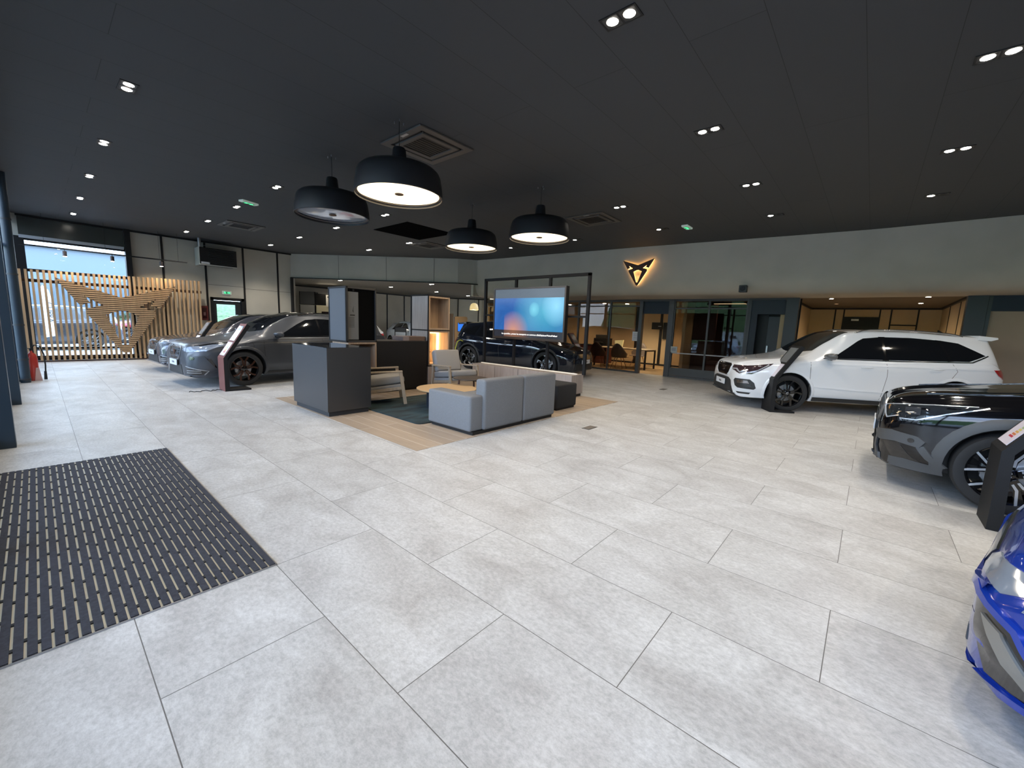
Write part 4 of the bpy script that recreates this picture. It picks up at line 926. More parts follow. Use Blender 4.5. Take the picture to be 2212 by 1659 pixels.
class Car:
    def __init__(s, name, label, nose, heading, prof, paint, rub=0.34, wb=(0.88, 3.51), arch=0.05, cuts=True, front_only=False):
        s.c = prof; s.t = thing(name, label, 'car', (nose[0], nose[1], 0), math.radians(heading))
        s.paint = paint; s.r = rub; s.wb = wb
        rows = make_body_grid(prof); g = MB(); n = len(rows[0]); vs = [v for r in rows for v in r]
        fs = [(i*n+j, (i+1)*n+j, (i+1)*n+(j+1) % n, i*n+(j+1) % n) for i in range(len(rows)-1) for j in range(n)]
        fs += [tuple(range(n)), tuple((len(rows)-1)*n+j for j in range(n-1, -1, -1))]
        g.add(vs, fs)
        s.bvh = BVHTree.FromPolygons([tuple(v) for v in g.v], g.f)
        body = g.build('body', paint, None, smooth=46, fixn=True)
        if cuts:
            tmp = []
            for x in wb:
                for sg in (1, -1):
                    k = MB(); R = rub+arch; Y0, Y1 = prof['W']/2-0.30, prof['W']/2+0.25
                    ring = [(R*math.cos(a*PI/24), R*math.sin(a*PI/24)) for a in range(25)] + [(-R, -0.5), (R, -0.5)]; n = len(ring)
                    k.add([(-x+u, sg*y, rub+v) for y in (Y0, Y1) for u, v in ring], [tuple(range(n)), tuple(range(2*n-1, n-1, -1))] + [(i, (i+1) % n, n+(i+1) % n, n+i) for i in range(n)])
                    cut = k.build('cutter', M_plast, None, fixn=True); tmp.append(cut)
                    md = body.modifiers.new('arch', 'BOOLEAN'); md.object = cut; md.operation = 'DIFFERENCE'; md.solver = 'EXACT'; md.material_mode = 'TRANSFER'
            bpy.context.view_layer.update()
            me = bpy.data.meshes.new_from_object(body.evaluated_get(bpy.context.evaluated_depsgraph_get()))
            body.modifiers.clear(); body.data = me; me.name = 'body'
            for cut in tmp: bpy.data.objects.remove(cut)
            for p in me.polygons: p.use_smooth = True
            me.set_sharp_from_angle(angle=math.radians(40))
        body.parent = s.t; s.body = body
    def project(s, view, u, v, off, sg=1):
        """drop a 2D point of a view onto the body"""
        c = s.c
        if view == 'side': o, d = Vector((-u, sg*2, v)), Vector((0, -sg, 0))
        elif view == 'front': o, d = Vector((1.5, u, v)), Vector((-1, 0, 0))
        elif view == 'rear': o, d = Vector((-c['L']-1.5, u, v)), Vector((1, 0, 0))
        elif view == 'top': o, d = Vector((-u, v, 3)), Vector((0, 0, -1))
        elif view == 'corner':   # seen 45 degrees from the front corner; u runs along the corner, v is height
            d = Vector((-1, -sg, 0)).normalized(); r = Vector((-1, sg, 0)).normalized()
            o = Vector((0, sg*c['W']/2, v))+r*u-d*3; o.z = v
        h = s.bvh.ray_cast(o, d)
        if h[0] is None:
            h = s.bvh.find_nearest(o+d*2)
        return h[0]-d*off, d
    def decal(s, name, view, poly, m, off=0.004, sides=(1, -1), step=0.05, depth=0.02, parent=None, smooth=True, inset=None):
        out = []
        if view in ('front', 'rear', 'top') and sides != 'mirror': sides = (1,)
        if sides == 'mirror': sides = (1, -1)
        for sg in sides:
            bm = clip_poly_grid(poly, step)
            if view in ('front', 'rear', 'top'):
                for vt in bm.verts:
                    u, v = vt.co.x, vt.co.y
                    if view == 'top': p, d = s.project(view, u, v*sg, off)
                    else: p, d = s.project(view, u*sg, v, off)
                    vt.co = p
            else:
                for vt in bm.verts: p, d = s.project(view, vt.co.x, vt.co.y, off, sg); vt.co = p
            # skirt into the body
            be = [e for e in bm.edges if len(e.link_faces) == 1]
            r = bmesh.ops.extrude_edge_only(bm, edges=be)
            for vt in [q for q in r['geom'] if isinstance(q, bmesh.types.BMVert)]: vt.co += d*(off+depth)
            bmesh.ops.recalc_face_normals(bm, faces=bm.faces)
            me = bpy.data.meshes.new(name); bm.to_mesh(me); bm.free(); me.materials.append(m)
            # make sure the normals look outwards
            if me.polygons:
                acc = sum((p.normal.dot(-d))*p.area for p in me.polygons)
                if acc < 0: me.flip_normals()
            if smooth:
                for p in me.polygons: p.use_smooth = True
                me.set_sharp_from_angle(angle=math.radians(40))
            o = bpy.data.objects.new(name, me); COL.objects.link(o); o.parent = parent or s.t; out.append(o)
        return out
    def strip(s, name, view, pts, w, m, off=0.003, sides=(1, -1), depth=0.01, parent=None):
        """thin band along a polyline of a view"""
        out = []
        if sides == 'mirror': sl = (1, -1)
        elif view in ('front', 'rear', 'top'): sl = (1,)
        else: sl = sides
        for sg in sl:
            P = []
            for (a, b_) in zip(pts, pts[1:]):
                L_ = math.hypot(b_[0]-a[0], b_[1]-a[1]); n = max(1, int(L_/0.05))
                for i in range(n): P.append((a[0]+(b_[0]-a[0])*i/n, a[1]+(b_[1]-a[1])*i/n))
            P.append(pts[-1]); g = MB(); rows = []
            for i, p in enumerate(P):
                q0 = P[max(i-1, 0)]; q1 = P[min(i+1, len(P)-1)]; dx, dy = q1[0]-q0[0], q1[1]-q0[1]; l = math.hypot(dx, dy) or 1; nx, ny = -dy/l*w/2, dx/l*w/2
                row = []
                for k in (1, -1):
                    u, v = p[0]+nx*k, p[1]+ny*k
                    if view in ('front', 'rear'): pp, d = s.project(view, u*sg, v, off)
                    elif view == 'top': pp, d = s.project(view, u, v*sg, off)
                    else: pp, d = s.project(view, u, v, off, sg)
                    row.append(pp)
                rows.append([row[0]+d*(off+depth), row[0], row[1], row[1]+d*(off+depth)])
            g.grid(rows, len(rows), 4); out.append(g.build(name, m, parent or s.t, fixn=True, smooth=50))
        return out
    def wheel(s, x, sg, rim_mat, face_mat=None, style='five', steer=0, logo=None):
        r = s.r; w = 0.215; c = Vector((-x, sg*(s.c['W']/2-0.015), r))
        T = axes(c, (1, 0, 0), (0, 0, 1), (0, -1, 0)) if sg < 0 else axes(c, (-1, 0, 0), (0, 0, 1), (0, 1, 0))
        # local z points outwards
        rr_ = r*0.735
        t = MB(); t.lathe([(rr_, -w), (r*0.93, -w), (r*0.99, -w+0.03), (r, -w*0.75), (r, -w*0.25), (r*0.992, -0.03), (r*0.95, -0.006), (r*0.86, 0.0), (rr_*1.015, -0.008), (rr_, -0.02)], 48, T)
        t.f = [f for f in t.f if len(f) == 4]; t.mi = t.mi[:len(t.f)]
        ty = t.build('wheel', M_tyre, s.t, smooth=40)
        g = MB(); g.lathe([(rr_*0.93, -w), (rr_, -w), (rr_, -0.02), (rr_*1.0, -0.010), (rr_*0.965, -0.012), (rr_*0.93, -0.035), (rr_*0.90, -w*0.9)], 48, T); g.f = [f for f in g.f if len(f) == 4]; g.mi = g.mi[:len(g.f)]
        g.lathe([(0, -0.03), (0.035, -0.03), (0.062, -0.04), (0.075, -0.07), (0.075, -0.12)], 24, T)
        rim = g.build('rim', rim_mat, ty, smooth=40)
        fm = face_mat or rim_mat
        n = 5
        for k in range(n):
            a = PI/2+2*PI*k/n
            R = Matrix.Rotation(a, 4, 'Z')
            g = MB()
            if style == 'five':      # forked spokes
                for s2 in (1, -1): g.prism([(0.045, 0.004*s2), (0.06, 0.030*s2), (rr_*0.60, 0.038*s2), (rr_*0.955, 0.105*s2), (rr_*0.955, 0.062*s2), (rr_*0.62, 0.010*s2)] if s2 > 0 else [(0.045, -0.004), (rr_*0.62, -0.010), (rr_*0.955, -0.062), (rr_*0.955, -0.105), (rr_*0.60, -0.038), (0.06, -0.030)], -0.045, -0.014, T @ R)
            elif style == 'blade':   # slanted blades with machined faces
                g.prism([(0.05, -0.02), (rr_*0.5, -0.05), (rr_*0.96, -0.055), (rr_*0.96, 0.055), (rr_*0.80, 0.012), (0.055, 0.028)], -0.05, -0.014, T @ R)
            elif style == 'star':    # broad double spokes
                g.prism([(0.05, -0.028), (rr_*0.45, -0.035), (rr_*0.955, -0.10), (rr_*0.955, -0.035), (rr_*0.5, 0.0), (rr_*0.955, 0.035), (rr_*0.955, 0.10), (rr_*0.45, 0.035), (0.05, 0.028)], -0.045, -0.014, T @ R)
            g.build('spoke', rim_mat if style == 'star' else fm, ty, fixn=True)
            if style == 'star':
                g = MB()
                for s2 in (1, -1):
                    q = [(rr_*0.30, s2*0.026), (rr_*0.50, s2*0.030), (rr_*0.955, s2*0.098), (rr_*0.955, s2*0.078), (rr_*0.52, s2*0.012), (rr_*0.30, s2*0.010)]
                    g.prism(q if s2 > 0 else q[::-1], -0.014, -0.009, T @ R)
                g.build('spoke_face', face_mat or M_drl, ty, fixn=True)
            if style == 'blade':
                g = MB(); g.prism([(rr_*0.55, -0.045), (rr_*0.95, -0.05), (rr_*0.95, 0.05), (rr_*0.88, 0.03), (rr_*0.86, -0.03), (rr_*0.55, -0.03)], -0.014, -0.010, T @ R); g.build('spoke_face', M_drl, ty)
        g = MB(); g.lathe([(0, -0.100), (0.155, -0.100), (0.155, -0.115), (0, -0.12)], 32, T); g.lathe([(0.0, -0.095), (0.07, -0.095), (0.075, -0.11)], 24, T); g.prism([(-0.15, -0.06), (-0.10, -0.09), (-0.09, 0.09), (-0.15, 0.06)], -0.11, -0.07, T); g.build('brake_disc', M_steel, ty, smooth=40)
        if logo:
            g = MB()
            for k in (1, -1): g.prism([(-0.02*1.0, 0.004*k-0.0), (0.02, 0.010*k+0.0), (0.018, 0.020*k+0.002), (-0.022, 0.014*k-0.002)], -0.03, -0.027, T)
            g.build('hub_badge', M_drl, ty, fixn=True)
        return ty
    def wheels(s, rim, face=None, style='five', logo=None, only=None):
        for x in s.wb:
            for sg in (1, -1):
                if only and (x, sg) not in only: continue
                s.wheel(x, sg, rim, face, style, logo=logo)
    def arch_trim(s, m, w=0.055, off=0.008, sides=(1, -1), drop=0.0):
        for x in s.wb:
            R = s.r+0.048; n = 22; a0, a1 = -0.35, PI+0.35
            for sg in sides:
                rows = []
                for i in range(n+1):
                    a = a0+(a1-a0)*i/n; row = []
                    for R_, o_ in ((R, -0.03), (R, off), (R+w*0.6, off+0.002), (R+w, 0.0), (R+w, -0.02)):
                        u, v = x+R_*math.cos(a), max(s.r+R_*math.sin(a), s.c['bot'](x)+0.01); p, d = s.project('side', u, v, o_, sg); row.append(p)
                    rows.append(row)
                g = MB(); g.grid(rows, len(rows), 5); g.build('wheel_arch_trim', m, s.t, smooth=50, fixn=True)
    def mirror(s, x, z, m, sides=(1, -1), m2=None):
        for sg in sides:
            p, d = s.project('side', x, z, 0, sg); g = MB(); q = p+Vector((0, sg*0.13, 0.035))
            rows = []
            n = 14
            for i in range(n+1):      # rounded housing lofted sideways
                t_ = i/n; y = -0.115+0.23*t_; k = (1-abs(2*t_-1)**3.2)**0.5 if 0 < t_ < 1 else 0.02
                rows.append([q+Vector((k*math.cos(a)*(0.125 if math.cos(a) > 0 else 0.045), sg*y, 0.058*k*math.sin(a)+0.02*t_+0.012*k*math.cos(a))) for a in [2*PI*j/16 for j in range(16)]])
            vs = [v for r_ in rows for v in r_]; fs = [(i*16+j, i*16+(j+1) % 16, (i+1)*16+(j+1) % 16, (i+1)*16+j) for i in range(n) for j in range(16)]
            fs += [tuple(range(15, -1, -1)), tuple(range(n*16, n*16+16))]
            g.add(vs, fs); mo = g.build('mirror', m, s.t, smooth=60, fixn=True)
            g = MB(); g.tube([p+Vector((0, -sg*0.01, 0)), p+Vector((0.0, sg*0.06, 0.0)), q+Vector((0, -sg*0.03, -0.03))], [0.02, 0.022, 0.03], 8); g.build('mirror_arm', m2 or M_gloss, mo, smooth=60)
    def handle(s, x, z, m, sides=(1, -1)):
        for sg in sides:
            p, d = s.project('side', x, z, 0, sg); g = MB()
            rows = []
            for i in range(11):
                t_ = i/10; k = math.sin(PI*min(max(t_, 0.04), 0.96))**0.5
                c_ = p+Vector((0.10-0.20*t_, sg*(0.012+0.022*k), 0)); rows.append([c_+Vector((0, 0.010*k*math.cos(a), 0.015*k*math.sin(a))) for a in [2*PI*j/8 for j in range(8)]])
            vs = [v for r_ in rows for v in r_]; fs = [(i*8+j, i*8+(j+1) % 8, (i+1)*8+(j+1) % 8, (i+1)*8+j) for i in range(10) for j in range(8)]+[tuple(range(7, -1, -1)), tuple(range(80, 88))]
            g.add(vs, fs); g.build('door_handle', m, s.t, smooth=60, fixn=True)
    def rails(s, x0, x1, m):
        for sg in (1, -1):
            pts = []
            for i in range(15):
                t_ = i/14; x = x0+(x1-x0)*t_; w = s.c['wr'](x)*s.c['w'](x)*0.93; p, d = s.project('top', x, sg*w, 0)
                k = min(1, t_/0.10, (1-t_)/0.10); pts.append(p+Vector((0, 0, -0.005+0.042*k)))
            g = MB(); g.tube(pts, 0.014, 8); g.build('roof_rail', m, s.t, smooth=50)
    def plate(s, z, txt=None, x=None, w=0.52, h=0.11, size=0.06):
        x0 = x if x is not None else 0.012
        p = Vector((x0, 0, z)); g = MB(); g.box(0, 0.012, -w/2, w/2, -h/2, h/2, Matrix.Translation(p)); pl_ = g.build('number_plate', M_plate, s.t, bevel=0.003)
        g = MB(); g.box(-0.05, 0, -w/2+0.02, w/2-0.02, -h/2+0.01, h/2-0.01, Matrix.Translation(p)); g.build('plate_holder', M_plast, pl_)
        if txt: text_mesh(txt, size, M_ink, 'plate_lettering', pl_, axes(p+Vector((0.0125, 0, 0)), (0, 1, 0), (0, 0, 1), (1, 0, 0)), 0.0008, bold=True)
    def greenhouse(s, side_polys, m=None, chrome=None):
        m = m or M_tint
        for p in side_polys: s.decal('side_window', 'side', p, m, 0.004)
    def seat_badge(s, z, sc, m=M_chrome, x=None):
        p, d = s.project('front', 0, z, 0.012)
        M = axes(p, (0, 1, 0), (0, 0, 1), (1, 0, 0)); g = MB()
        for k in (1, -1):
            g.prism([(-1.0*sc*k, 0.10*sc*k), (0.55*sc*k, 0.42*sc*k), (0.95*sc*k, 0.78*sc*k), (-0.6*sc*k, 0.72*sc*k)], 0, 0.008, M)
        g.build('badge', m, s.t, fixn=True)
    def emblem_badge(s, z, sc, m):
        p, d = s.project('front', 0, z, 0.012); M = axes(p, (0, 1, 0), (0, 0, 1), (1, 0, 0)); g = MB()
        g.prism([(a*sc, (b_-1.19)*sc) for a, b_ in EMB], 0, 0.008, M, holes=[[(a*sc, (b_-1.19)*sc) for a, b_ in EMBH]]); g.build('badge', m, s.t)

def paint(name, col, rough=0.25, metal=0.0, coat=1.0): return mat(name, col, rough, metal, coat=coat)

def windscreen(car, x0, x1, yb, yt, m=None, fr=0.0):
    p = [(x0, -yb), (x0, yb)] ; n = 6
    poly = [(x0-0.06*math.cos(PI*(i/n-0.5)) if False else x0-0.10*(1-((i/n*2-1)**2))+0.10, -yb+2*yb*i/n) for i in range(n+1)] + [(x1, yt), (x1, -yt)]
    return car.decal('windscreen', 'top', poly, m or M_tint, 0.004, step=0.06)
def rear_window(car, x0, x1, y0, y1, m=None):
    return car.decal('rear_window', 'rear', [(-y0, x0), (y0, x0), (y1, x1), (-y1, x1)], m or M_tint, 0.004, step=0.06)
# ---- white crossover on the right
P_white = paint('pearl_white_paint', (0.78, 0.80, 0.84), 0.22)
c = prof_suv(4.38, 1.59, 1.84, 0.99, 1.08, 0.88, 1.98, 3.45, 4.22, (1.0, 1.02, 1.06))
C1 = Car('crossover_car', 'white five-door crossover car with black wheels, parked before the beige alcove', (9.44, 2.28), 121, c, P_white, 0.345, (0.88, 3.51))
C1.wheels(M_gloss, M_gloss, 'five', logo=True)
side = [[(1.50, 1.035), (1.60, 1.06), (2.02, 1.36), (2.12, 1.415), (2.40, 1.45), (2.40, 1.045)], [(2.44, 1.045), (2.44, 1.452), (2.9, 1.455), (3.30, 1.43), (3.40, 1.07)], [(3.44, 1.075), (3.34, 1.43), (3.62, 1.39), (3.98, 1.19), (3.70, 1.08)]]
C1.greenhouse(side)
windscreen(C1, 1.22, 1.93, 0.62, 0.52)
rear_window(C1, 1.10, 1.42, 0.60, 0.50)
C1.strip('window_trim', 'side', [(1.42, 1.025), (2.6, 1.033), (3.5, 1.060), (3.74, 1.068), (4.03, 1.19)], 0.018, M_chrome, 0.006)
for pts in ([(1.20, 1.0), (1.20, 0.85), (1.22, 0.45), (1.26, 0.28)], [(2.42, 1.03), (2.44, 0.75), (2.38, 0.28)], [(3.42, 1.05), (3.50, 0.90), (3.40, 0.72), (3.18, 0.60)], [(1.26, 0.275), (2.9, 0.275)]):
    C1.strip('panel_gap', 'side', pts, 0.006, mat('panel_gap'), 0.0015)
C1.strip('side_moulding', 'side', [(1.28, 0.50), (2.0, 0.47), (3.05, 0.46)], 0.018, P_white, 0.010)
C1.strip('side_moulding', 'side', [(0.62, 0.885), (1.2, 0.92), (2.4, 0.93), (3.4, 0.945), (4.1, 0.94)], 0.014, P_white, 0.006)
C1.strip('sill_trim', 'side', [(1.30, 0.262), (3.08, 0.262)], 0.075, M_plast, 0.012)
for q in ([(2.37, 1.04), (2.37, 1.455), (2.47, 1.457), (2.47, 1.04)], [(3.37, 1.065), (3.27, 1.435), (3.38, 1.425), (3.47, 1.075)], [(1.52, 1.03), (1.66, 1.03), (1.66, 1.12)]): C1.decal('pillar_trim', 'side', q, M_gloss, 0.0035)
C1.handle(2.10, 0.90, P_white); C1.handle(3.18, 0.92, P_white)
C1.mirror(1.50, 1.02, mat('grey_mirror_cap', (0.10, 0.10, 0.10), 0.3, coat=0.6)); C1.rails(2.02, 3.75, M_chrome)
C1.arch_trim(P_white, 0.05, 0.008)
C1.decal('grille', 'front', [(-0.42, 0.80), (-0.36, 0.66), (-0.26, 0.585), (0.26, 0.585), (0.36, 0.66), (0.42, 0.80), (0.34, 0.825), (-0.34, 0.825)], M_gloss, 0.008)
C1.strip('grille_surround', 'front', [(-0.34, 0.835), (-0.43, 0.80), (-0.37, 0.65), (-0.27, 0.575), (0.27, 0.575), (0.37, 0.65), (0.43, 0.80), (0.34, 0.835)], 0.016, P_white, 0.014)
C1.seat_badge(0.71, 0.065)
hl = [(0.49, 0.80), (0.50, 0.71), (0.62, 0.70), (0.70, 0.665), (0.77, 0.70), (0.86, 0.80), (0.86, 0.82)]
C1.decal('headlamp', 'front', [(0.47, 0.81), (0.48, 0.72), (0.60, 0.70), (0.72, 0.655), (0.80, 0.72), (0.825, 0.82)], mat('headlamp_dark', (0.06, 0.035, 0.04), 0.08, 0.3, coat=1.0), 0.006, 'mirror', step=0.03)
C1.decal('headlamp_side', 'side', [(0.16, 0.66), (0.20, 0.82), (0.60, 0.885), (0.34, 0.72), (0.24, 0.665)], mat('headlamp_dark'), 0.005, step=0.03)
C1.strip('lamp_element', 'front', [(0.50, 0.735), (0.62, 0.745), (0.72, 0.685), (0.80, 0.745)], 0.022, M_drl, 0.011, 'mirror')
C1.strip('lamp_element', 'side', [(0.22, 0.70), (0.34, 0.745), (0.52, 0.86)], 0.018, M_drl, 0.009)
C1.decal('lower_grille', 'front', [(-0.50, 0.50), (-0.60, 0.30), (-0.62, 0.24), (0.62, 0.24), (0.60, 0.30), (0.50, 0.50), (0.36, 0.545), (-0.36, 0.545)], M_plast, 0.006)
C1.decal('fog_lamp_housing', 'corner', [(-0.17, 0.56), (0.10, 0.56), (0.17, 0.50), (0.20, 0.40), (0.17, 0.37), (-0.10, 0.38), (-0.16, 0.42), (-0.20, 0.52)], M_plast, 0.010, step=0.03)
C1.decal('fog_lamp', 'corner', [(-0.15, 0.535), (0.07, 0.535), (0.10, 0.48), (-0.10, 0.475)], mat('smoked_chrome', (0.25, 0.23, 0.22), 0.15, 0.9), 0.016, step=0.03)
for z in (0.455, 0.43, 0.405): C1.strip('fog_fin', 'corner', [(-0.13, z), (0.14, z)], 0.010, M_gloss, 0.016)
C1.decal('bumper_slot', 'corner', [(-0.14, 0.305), (0.12, 0.305), (0.09, 0.27), (-0.10, 0.27)], M_plast, 0.006, step=0.03)
C1.strip('front_lip', 'front', [(-0.66, 0.235), (0.66, 0.235)], 0.06, M_plast, 0.03)
C1.plate(0.44, 'Ateca', 0.03)
C1.decal('tail_lamp', 'side', [(4.06, 0.955), (4.32, 0.955), (4.34, 0.85), (4.28, 0.80), (4.16, 0.86)], M_tail, 0.008, step=0.03)
C1.decal('tail_lamp', 'rear', [(0.40, 0.96), (0.80, 0.96), (0.80, 0.80), (0.62, 0.84), (0.42, 0.85)], M_tail, 0.008, 'mirror', step=0.03)
# roof spoiler
g = MB(); g.prism([(-3.98, 1.54), (-4.27, 1.515), (-4.28, 1.485), (-4.18, 1.45), (-3.98, 1.46)], -0.58, 0.58, axes((0, 0, 0), (1, 0, 0), (0, 0, 1), (0, -1, 0))); g.build('spoiler', P_white, C1.t, bevel=0.008, fixn=True)
g = MB(); g.prism([(0, 0), (0.10, 0), (0.0, 0.05)], -0.012, 0.012, axes((-3.75, 0, 1.575), (-1, 0, 0), (0, 0, 1), (0, 1, 0))); g.build('antenna_fin', M_gloss, C1.t, fixn=True)

# ---- matt grey coupe-crossover, left
P_matt = paint('matt_grey_paint', (0.062, 0.068, 0.080), 0.36, 0.35, coat=0.25)
c = prof_suv(4.45, 1.51, 1.84, 0.93, 1.02, 0.83, 2.05, 3.35, 4.15, (0.955, 0.975, 1.02), 0.13, gc=0.19)
def coupe(name, label, nose, hd, P, c, txt, matt=True, cross=True, rub=0.345):
    C = Car(name, label, nose, hd, c, P, rub, (0.87, 3.55))
    H = c['H']; k = H-1.51
    C.greenhouse([[(1.56, 0.99+k*0.5), (2.0, 1.24+k), (2.22, 1.345+k), (2.46, 1.372+k), (2.46, 1.0+k*0.5)], [(2.50, 1.0+k*0.5), (2.50, 1.375+k), (2.95, 1.365+k), (3.38, 1.30+k), (3.48, 1.035+k*0.5)], [(3.52, 1.045+k*0.5), (3.43, 1.29+k), (3.70, 1.21+k), (3.90, 1.10+k*0.5)]])
    windscreen(C, 1.24, 1.98, 0.62, 0.52); rear_window(C, 1.04, 1.32+k, 0.58, 0.48)
    C.strip('window_trim', 'side', [(1.48, 0.98+k*0.5), (2.6, 0.988+k*0.5), (3.5, 1.022+k*0.5), (3.95, 1.09+k*0.5)], 0.016, M_gloss if cross else M_chrome, 0.006)
    C.decal('roof_panel', 'top', [(1.99, -0.54), (1.99, 0.54), (4.05, 0.50), (4.05, -0.50)], mat('black_roof', (0.012, 0.012, 0.013), 0.18, coat=0.6), 0.003, step=0.1)
    for pts in ([(1.25, 0.95), (1.24, 0.8), (1.27, 0.4), (1.30, 0.27)], [(2.48, 0.99), (2.50, 0.7), (2.44, 0.26)], [(3.50, 1.02), (3.56, 0.88), (3.46, 0.72), (3.24, 0.58)]):
        C.strip('panel_gap', 'side', pts, 0.006, M_black, 0.0015)
    for q in ([(2.43, 1.0+k*0.5), (2.43, 1.372+k), (2.53, 1.375+k), (2.53, 1.0+k*0.5)], [(3.45, 1.035+k*0.5), (3.35, 1.30+k), (3.45, 1.285+k), (3.54, 1.045+k*0.5)]): C.decal('pillar_trim', 'side', q, M_gloss, 0.0035)
    C.strip('shoulder_crease', 'side', [(0.55, 0.84), (1.3, 0.885), (2.4, 0.90), (3.4, 0.915), (4.1, 0.92)], 0.016, P, 0.008)
    C.handle(2.22, 0.86, P); C.handle(3.24, 0.88, P)
    C.mirror(1.54, 0.98, P); 
    if cross: C.rails(2.1, 3.85, M_gloss); C.arch_trim(P, 0.06, 0.010); C.strip('sill_trim', 'side', [(1.32, 0.235), (3.1, 0.235)], 0.07, M_plast, 0.010)
    C.decal('grille', 'front', [(-0.30, 0.74), (-0.30, 0.62), (-0.20, 0.52), (0.20, 0.52), (0.30, 0.62), (0.30, 0.74), (0.22, 0.765), (-0.22, 0.765)], M_gloss, 0.008)
    for z in (0.56, 0.60, 0.64, 0.68, 0.72): C.strip('grille_bar', 'front', [(-0.24, z), (0.24, z)], 0.014, M_plast, 0.014)
    C.strip('grille_surround', 'front', [(-0.22, 0.77), (-0.31, 0.745), (-0.31, 0.615), (-0.205, 0.51), (0.205, 0.51), (0.31, 0.615), (0.31, 0.745), (0.22, 0.77)], 0.018, M_steel, 0.014)
    C.emblem_badge(0.65, 0.055, mat('copper_badge', (0.35, 0.16, 0.09), 0.3, 0.9))
    C.decal('headlamp', 'front', [(0.40, 0.70), (0.44, 0.745), (0.72, 0.80), (0.82, 0.80), (0.74, 0.70), (0.60, 0.675)], M_lens, 0.006, 'mirror', step=0.03)
    C.decal('headlamp_side', 'side', [(0.10, 0.69), (0.14, 0.775), (0.36, 0.82), (0.66, 0.85), (0.42, 0.765), (0.26, 0.70)], M_lens, 0.005, step=0.03)
    C.strip('lamp_element', 'side', [(0.14, 0.715), (0.28, 0.725), (0.46, 0.80)], 0.016, M_drl, 0.009)
    C.strip('lamp_eyelid', 'side', [(0.06, 0.755), (0.16, 0.79), (0.38, 0.835), (0.70, 0.865)], 0.018, M_gloss, 0.008)
    C.decal('lower_grille', 'front', [(-0.34, 0.42), (-0.42, 0.235), (0.42, 0.235), (0.34, 0.42)], M_plast, 0.006)
    C.decal('side_intake', 'corner', [(-0.24, 0.36), (-0.22, 0.40), (0.14, 0.32), (0.06, 0.255), (-0.20, 0.255)], M_gloss, 0.008, step=0.03)
    for z in (0.29, 0.33): C.strip('intake_fin', 'corner', [(-0.22, z), (0.04, z)], 0.012, M_steel, 0.014)
    C.strip('intake_frame', 'corner', [(-0.24, 0.41), (0.15, 0.325), (0.07, 0.25)], 0.014, M_steel, 0.012)
    C.decal('air_curtain', 'corner', [(0.12, 0.56), (0.19, 0.56), (0.26, 0.40), (0.25, 0.36)], M_gloss, 0.006, step=0.03)
    C.strip('bumper_crease', 'corner', [(-0.10, 0.60), (0.10, 0.60), (0.20, 0.44), (0.27, 0.34), (0.14, 0.27)], 0.02, P, 0.014)
    C.strip('front_lip', 'front', [(-0.66, 0.225), (0.66, 0.225)], 0.03, M_steel if cross else P, 0.03)
    if cross:
        p, d = C.project('corner', -0.10, 0.58, 0, 1)
        C.decal('fog_lamp', 'corner', [(-0.10+0.042*math.cos(a*PI/8), 0.565+0.034*math.sin(a*PI/8)) for a in range(16)], mat('smoked_chrome'), 0.010, step=0.03)
    C.plate(0.455, txt, 0.03, 0.42, 0.11, 0.05)
    C.decal('tail_lamp', 'rear', [(0.0, 0.93), (0.80, 0.95), (0.80, 0.86), (0.4, 0.87), (0.0, 0.89)], M_tail, 0.008, 'mirror', step=0.04)
    return C
C2 = coupe('crossover_car', 'matt dark grey coupe crossover with bronze wheels behind the reddish price stand', (1.74, 10.18), 184, P_matt, c, 'CUPRA')
M_bronze = mat('dark_bronze_alloy', (0.10, 0.05, 0.035), 0.3, 0.8)
C2.wheels(M_gloss, M_bronze, 'five')
C2.strip('charge_flap', 'side', [(0.98+0.075*math.cos(a*PI/8), 0.80+0.075*math.sin(a*PI/8)) for a in range(17)], 0.004, M_black, 0.0015)

# ---- grey hatchback behind it
P_grey2 = paint('graphite_paint', (0.07, 0.075, 0.095), 0.22, 0.4)
c = prof_suv(4.40, 1.46, 1.80, 0.86, 0.97, 0.76, 2.05, 3.25, 4.10, (0.90, 0.92, 0.96), 0.14, gc=0.15)
C3 = coupe('hatchback_car', 'graphite grey hatchback with orange-tinted bonnet reflections behind the matt crossover', (1.80, 12.9), 184, P_grey2, c, 'Leon', cross=False, rub=0.33)
C3.wheels(M_gloss, M_gloss, 'five')
C3.t['label'] = 'graphite grey hatchback parked beyond the matt crossover, nearest the slatted screen'

# ---- black crossover, right foreground
P_blk = paint('piano_black_paint', (0.003, 0.003, 0.004), 0.06, coat=0.2)
c = prof_suv(4.15, 1.54, 1.78, 0.975, 1.05, 0.87, 1.92, 3.25, 4.0, (0.97, 0.99, 1.04), gc=0.20)
C4 = Car('crossover_car', 'glossy black crossover car nosing in at the right edge, white-faced wheel', (6.02, -0.16), 89.5, c, P_blk, 0.335, (0.83, 3.39))
C4.wheels(M_gloss, M_drl, 'star', logo=True)
C4.greenhouse([[(1.45, 1.0), (1.95, 1.32), (2.1, 1.40), (2.35, 1.42), (2.35, 1.02)]])
windscreen(C4, 1.20, 1.87, 0.60, 0.50)
P_trim = mat('grey_cladding', (0.065, 0.067, 0.070), 0.55)
C4.arch_trim(P_trim, 0.085, 0.012); C4.mirror(1.45, 1.0, P_blk)
C4.decal('grille', 'front', [(-0.46, 0.765), (-0.40, 0.66), (-0.26, 0.575), (0.26, 0.575), (0.40, 0.66), (0.46, 0.765), (0.36, 0.80), (-0.36, 0.80)], mat('honeycomb_grille', (0.03, 0.033, 0.036), 0.25, 0.5), 0.006)
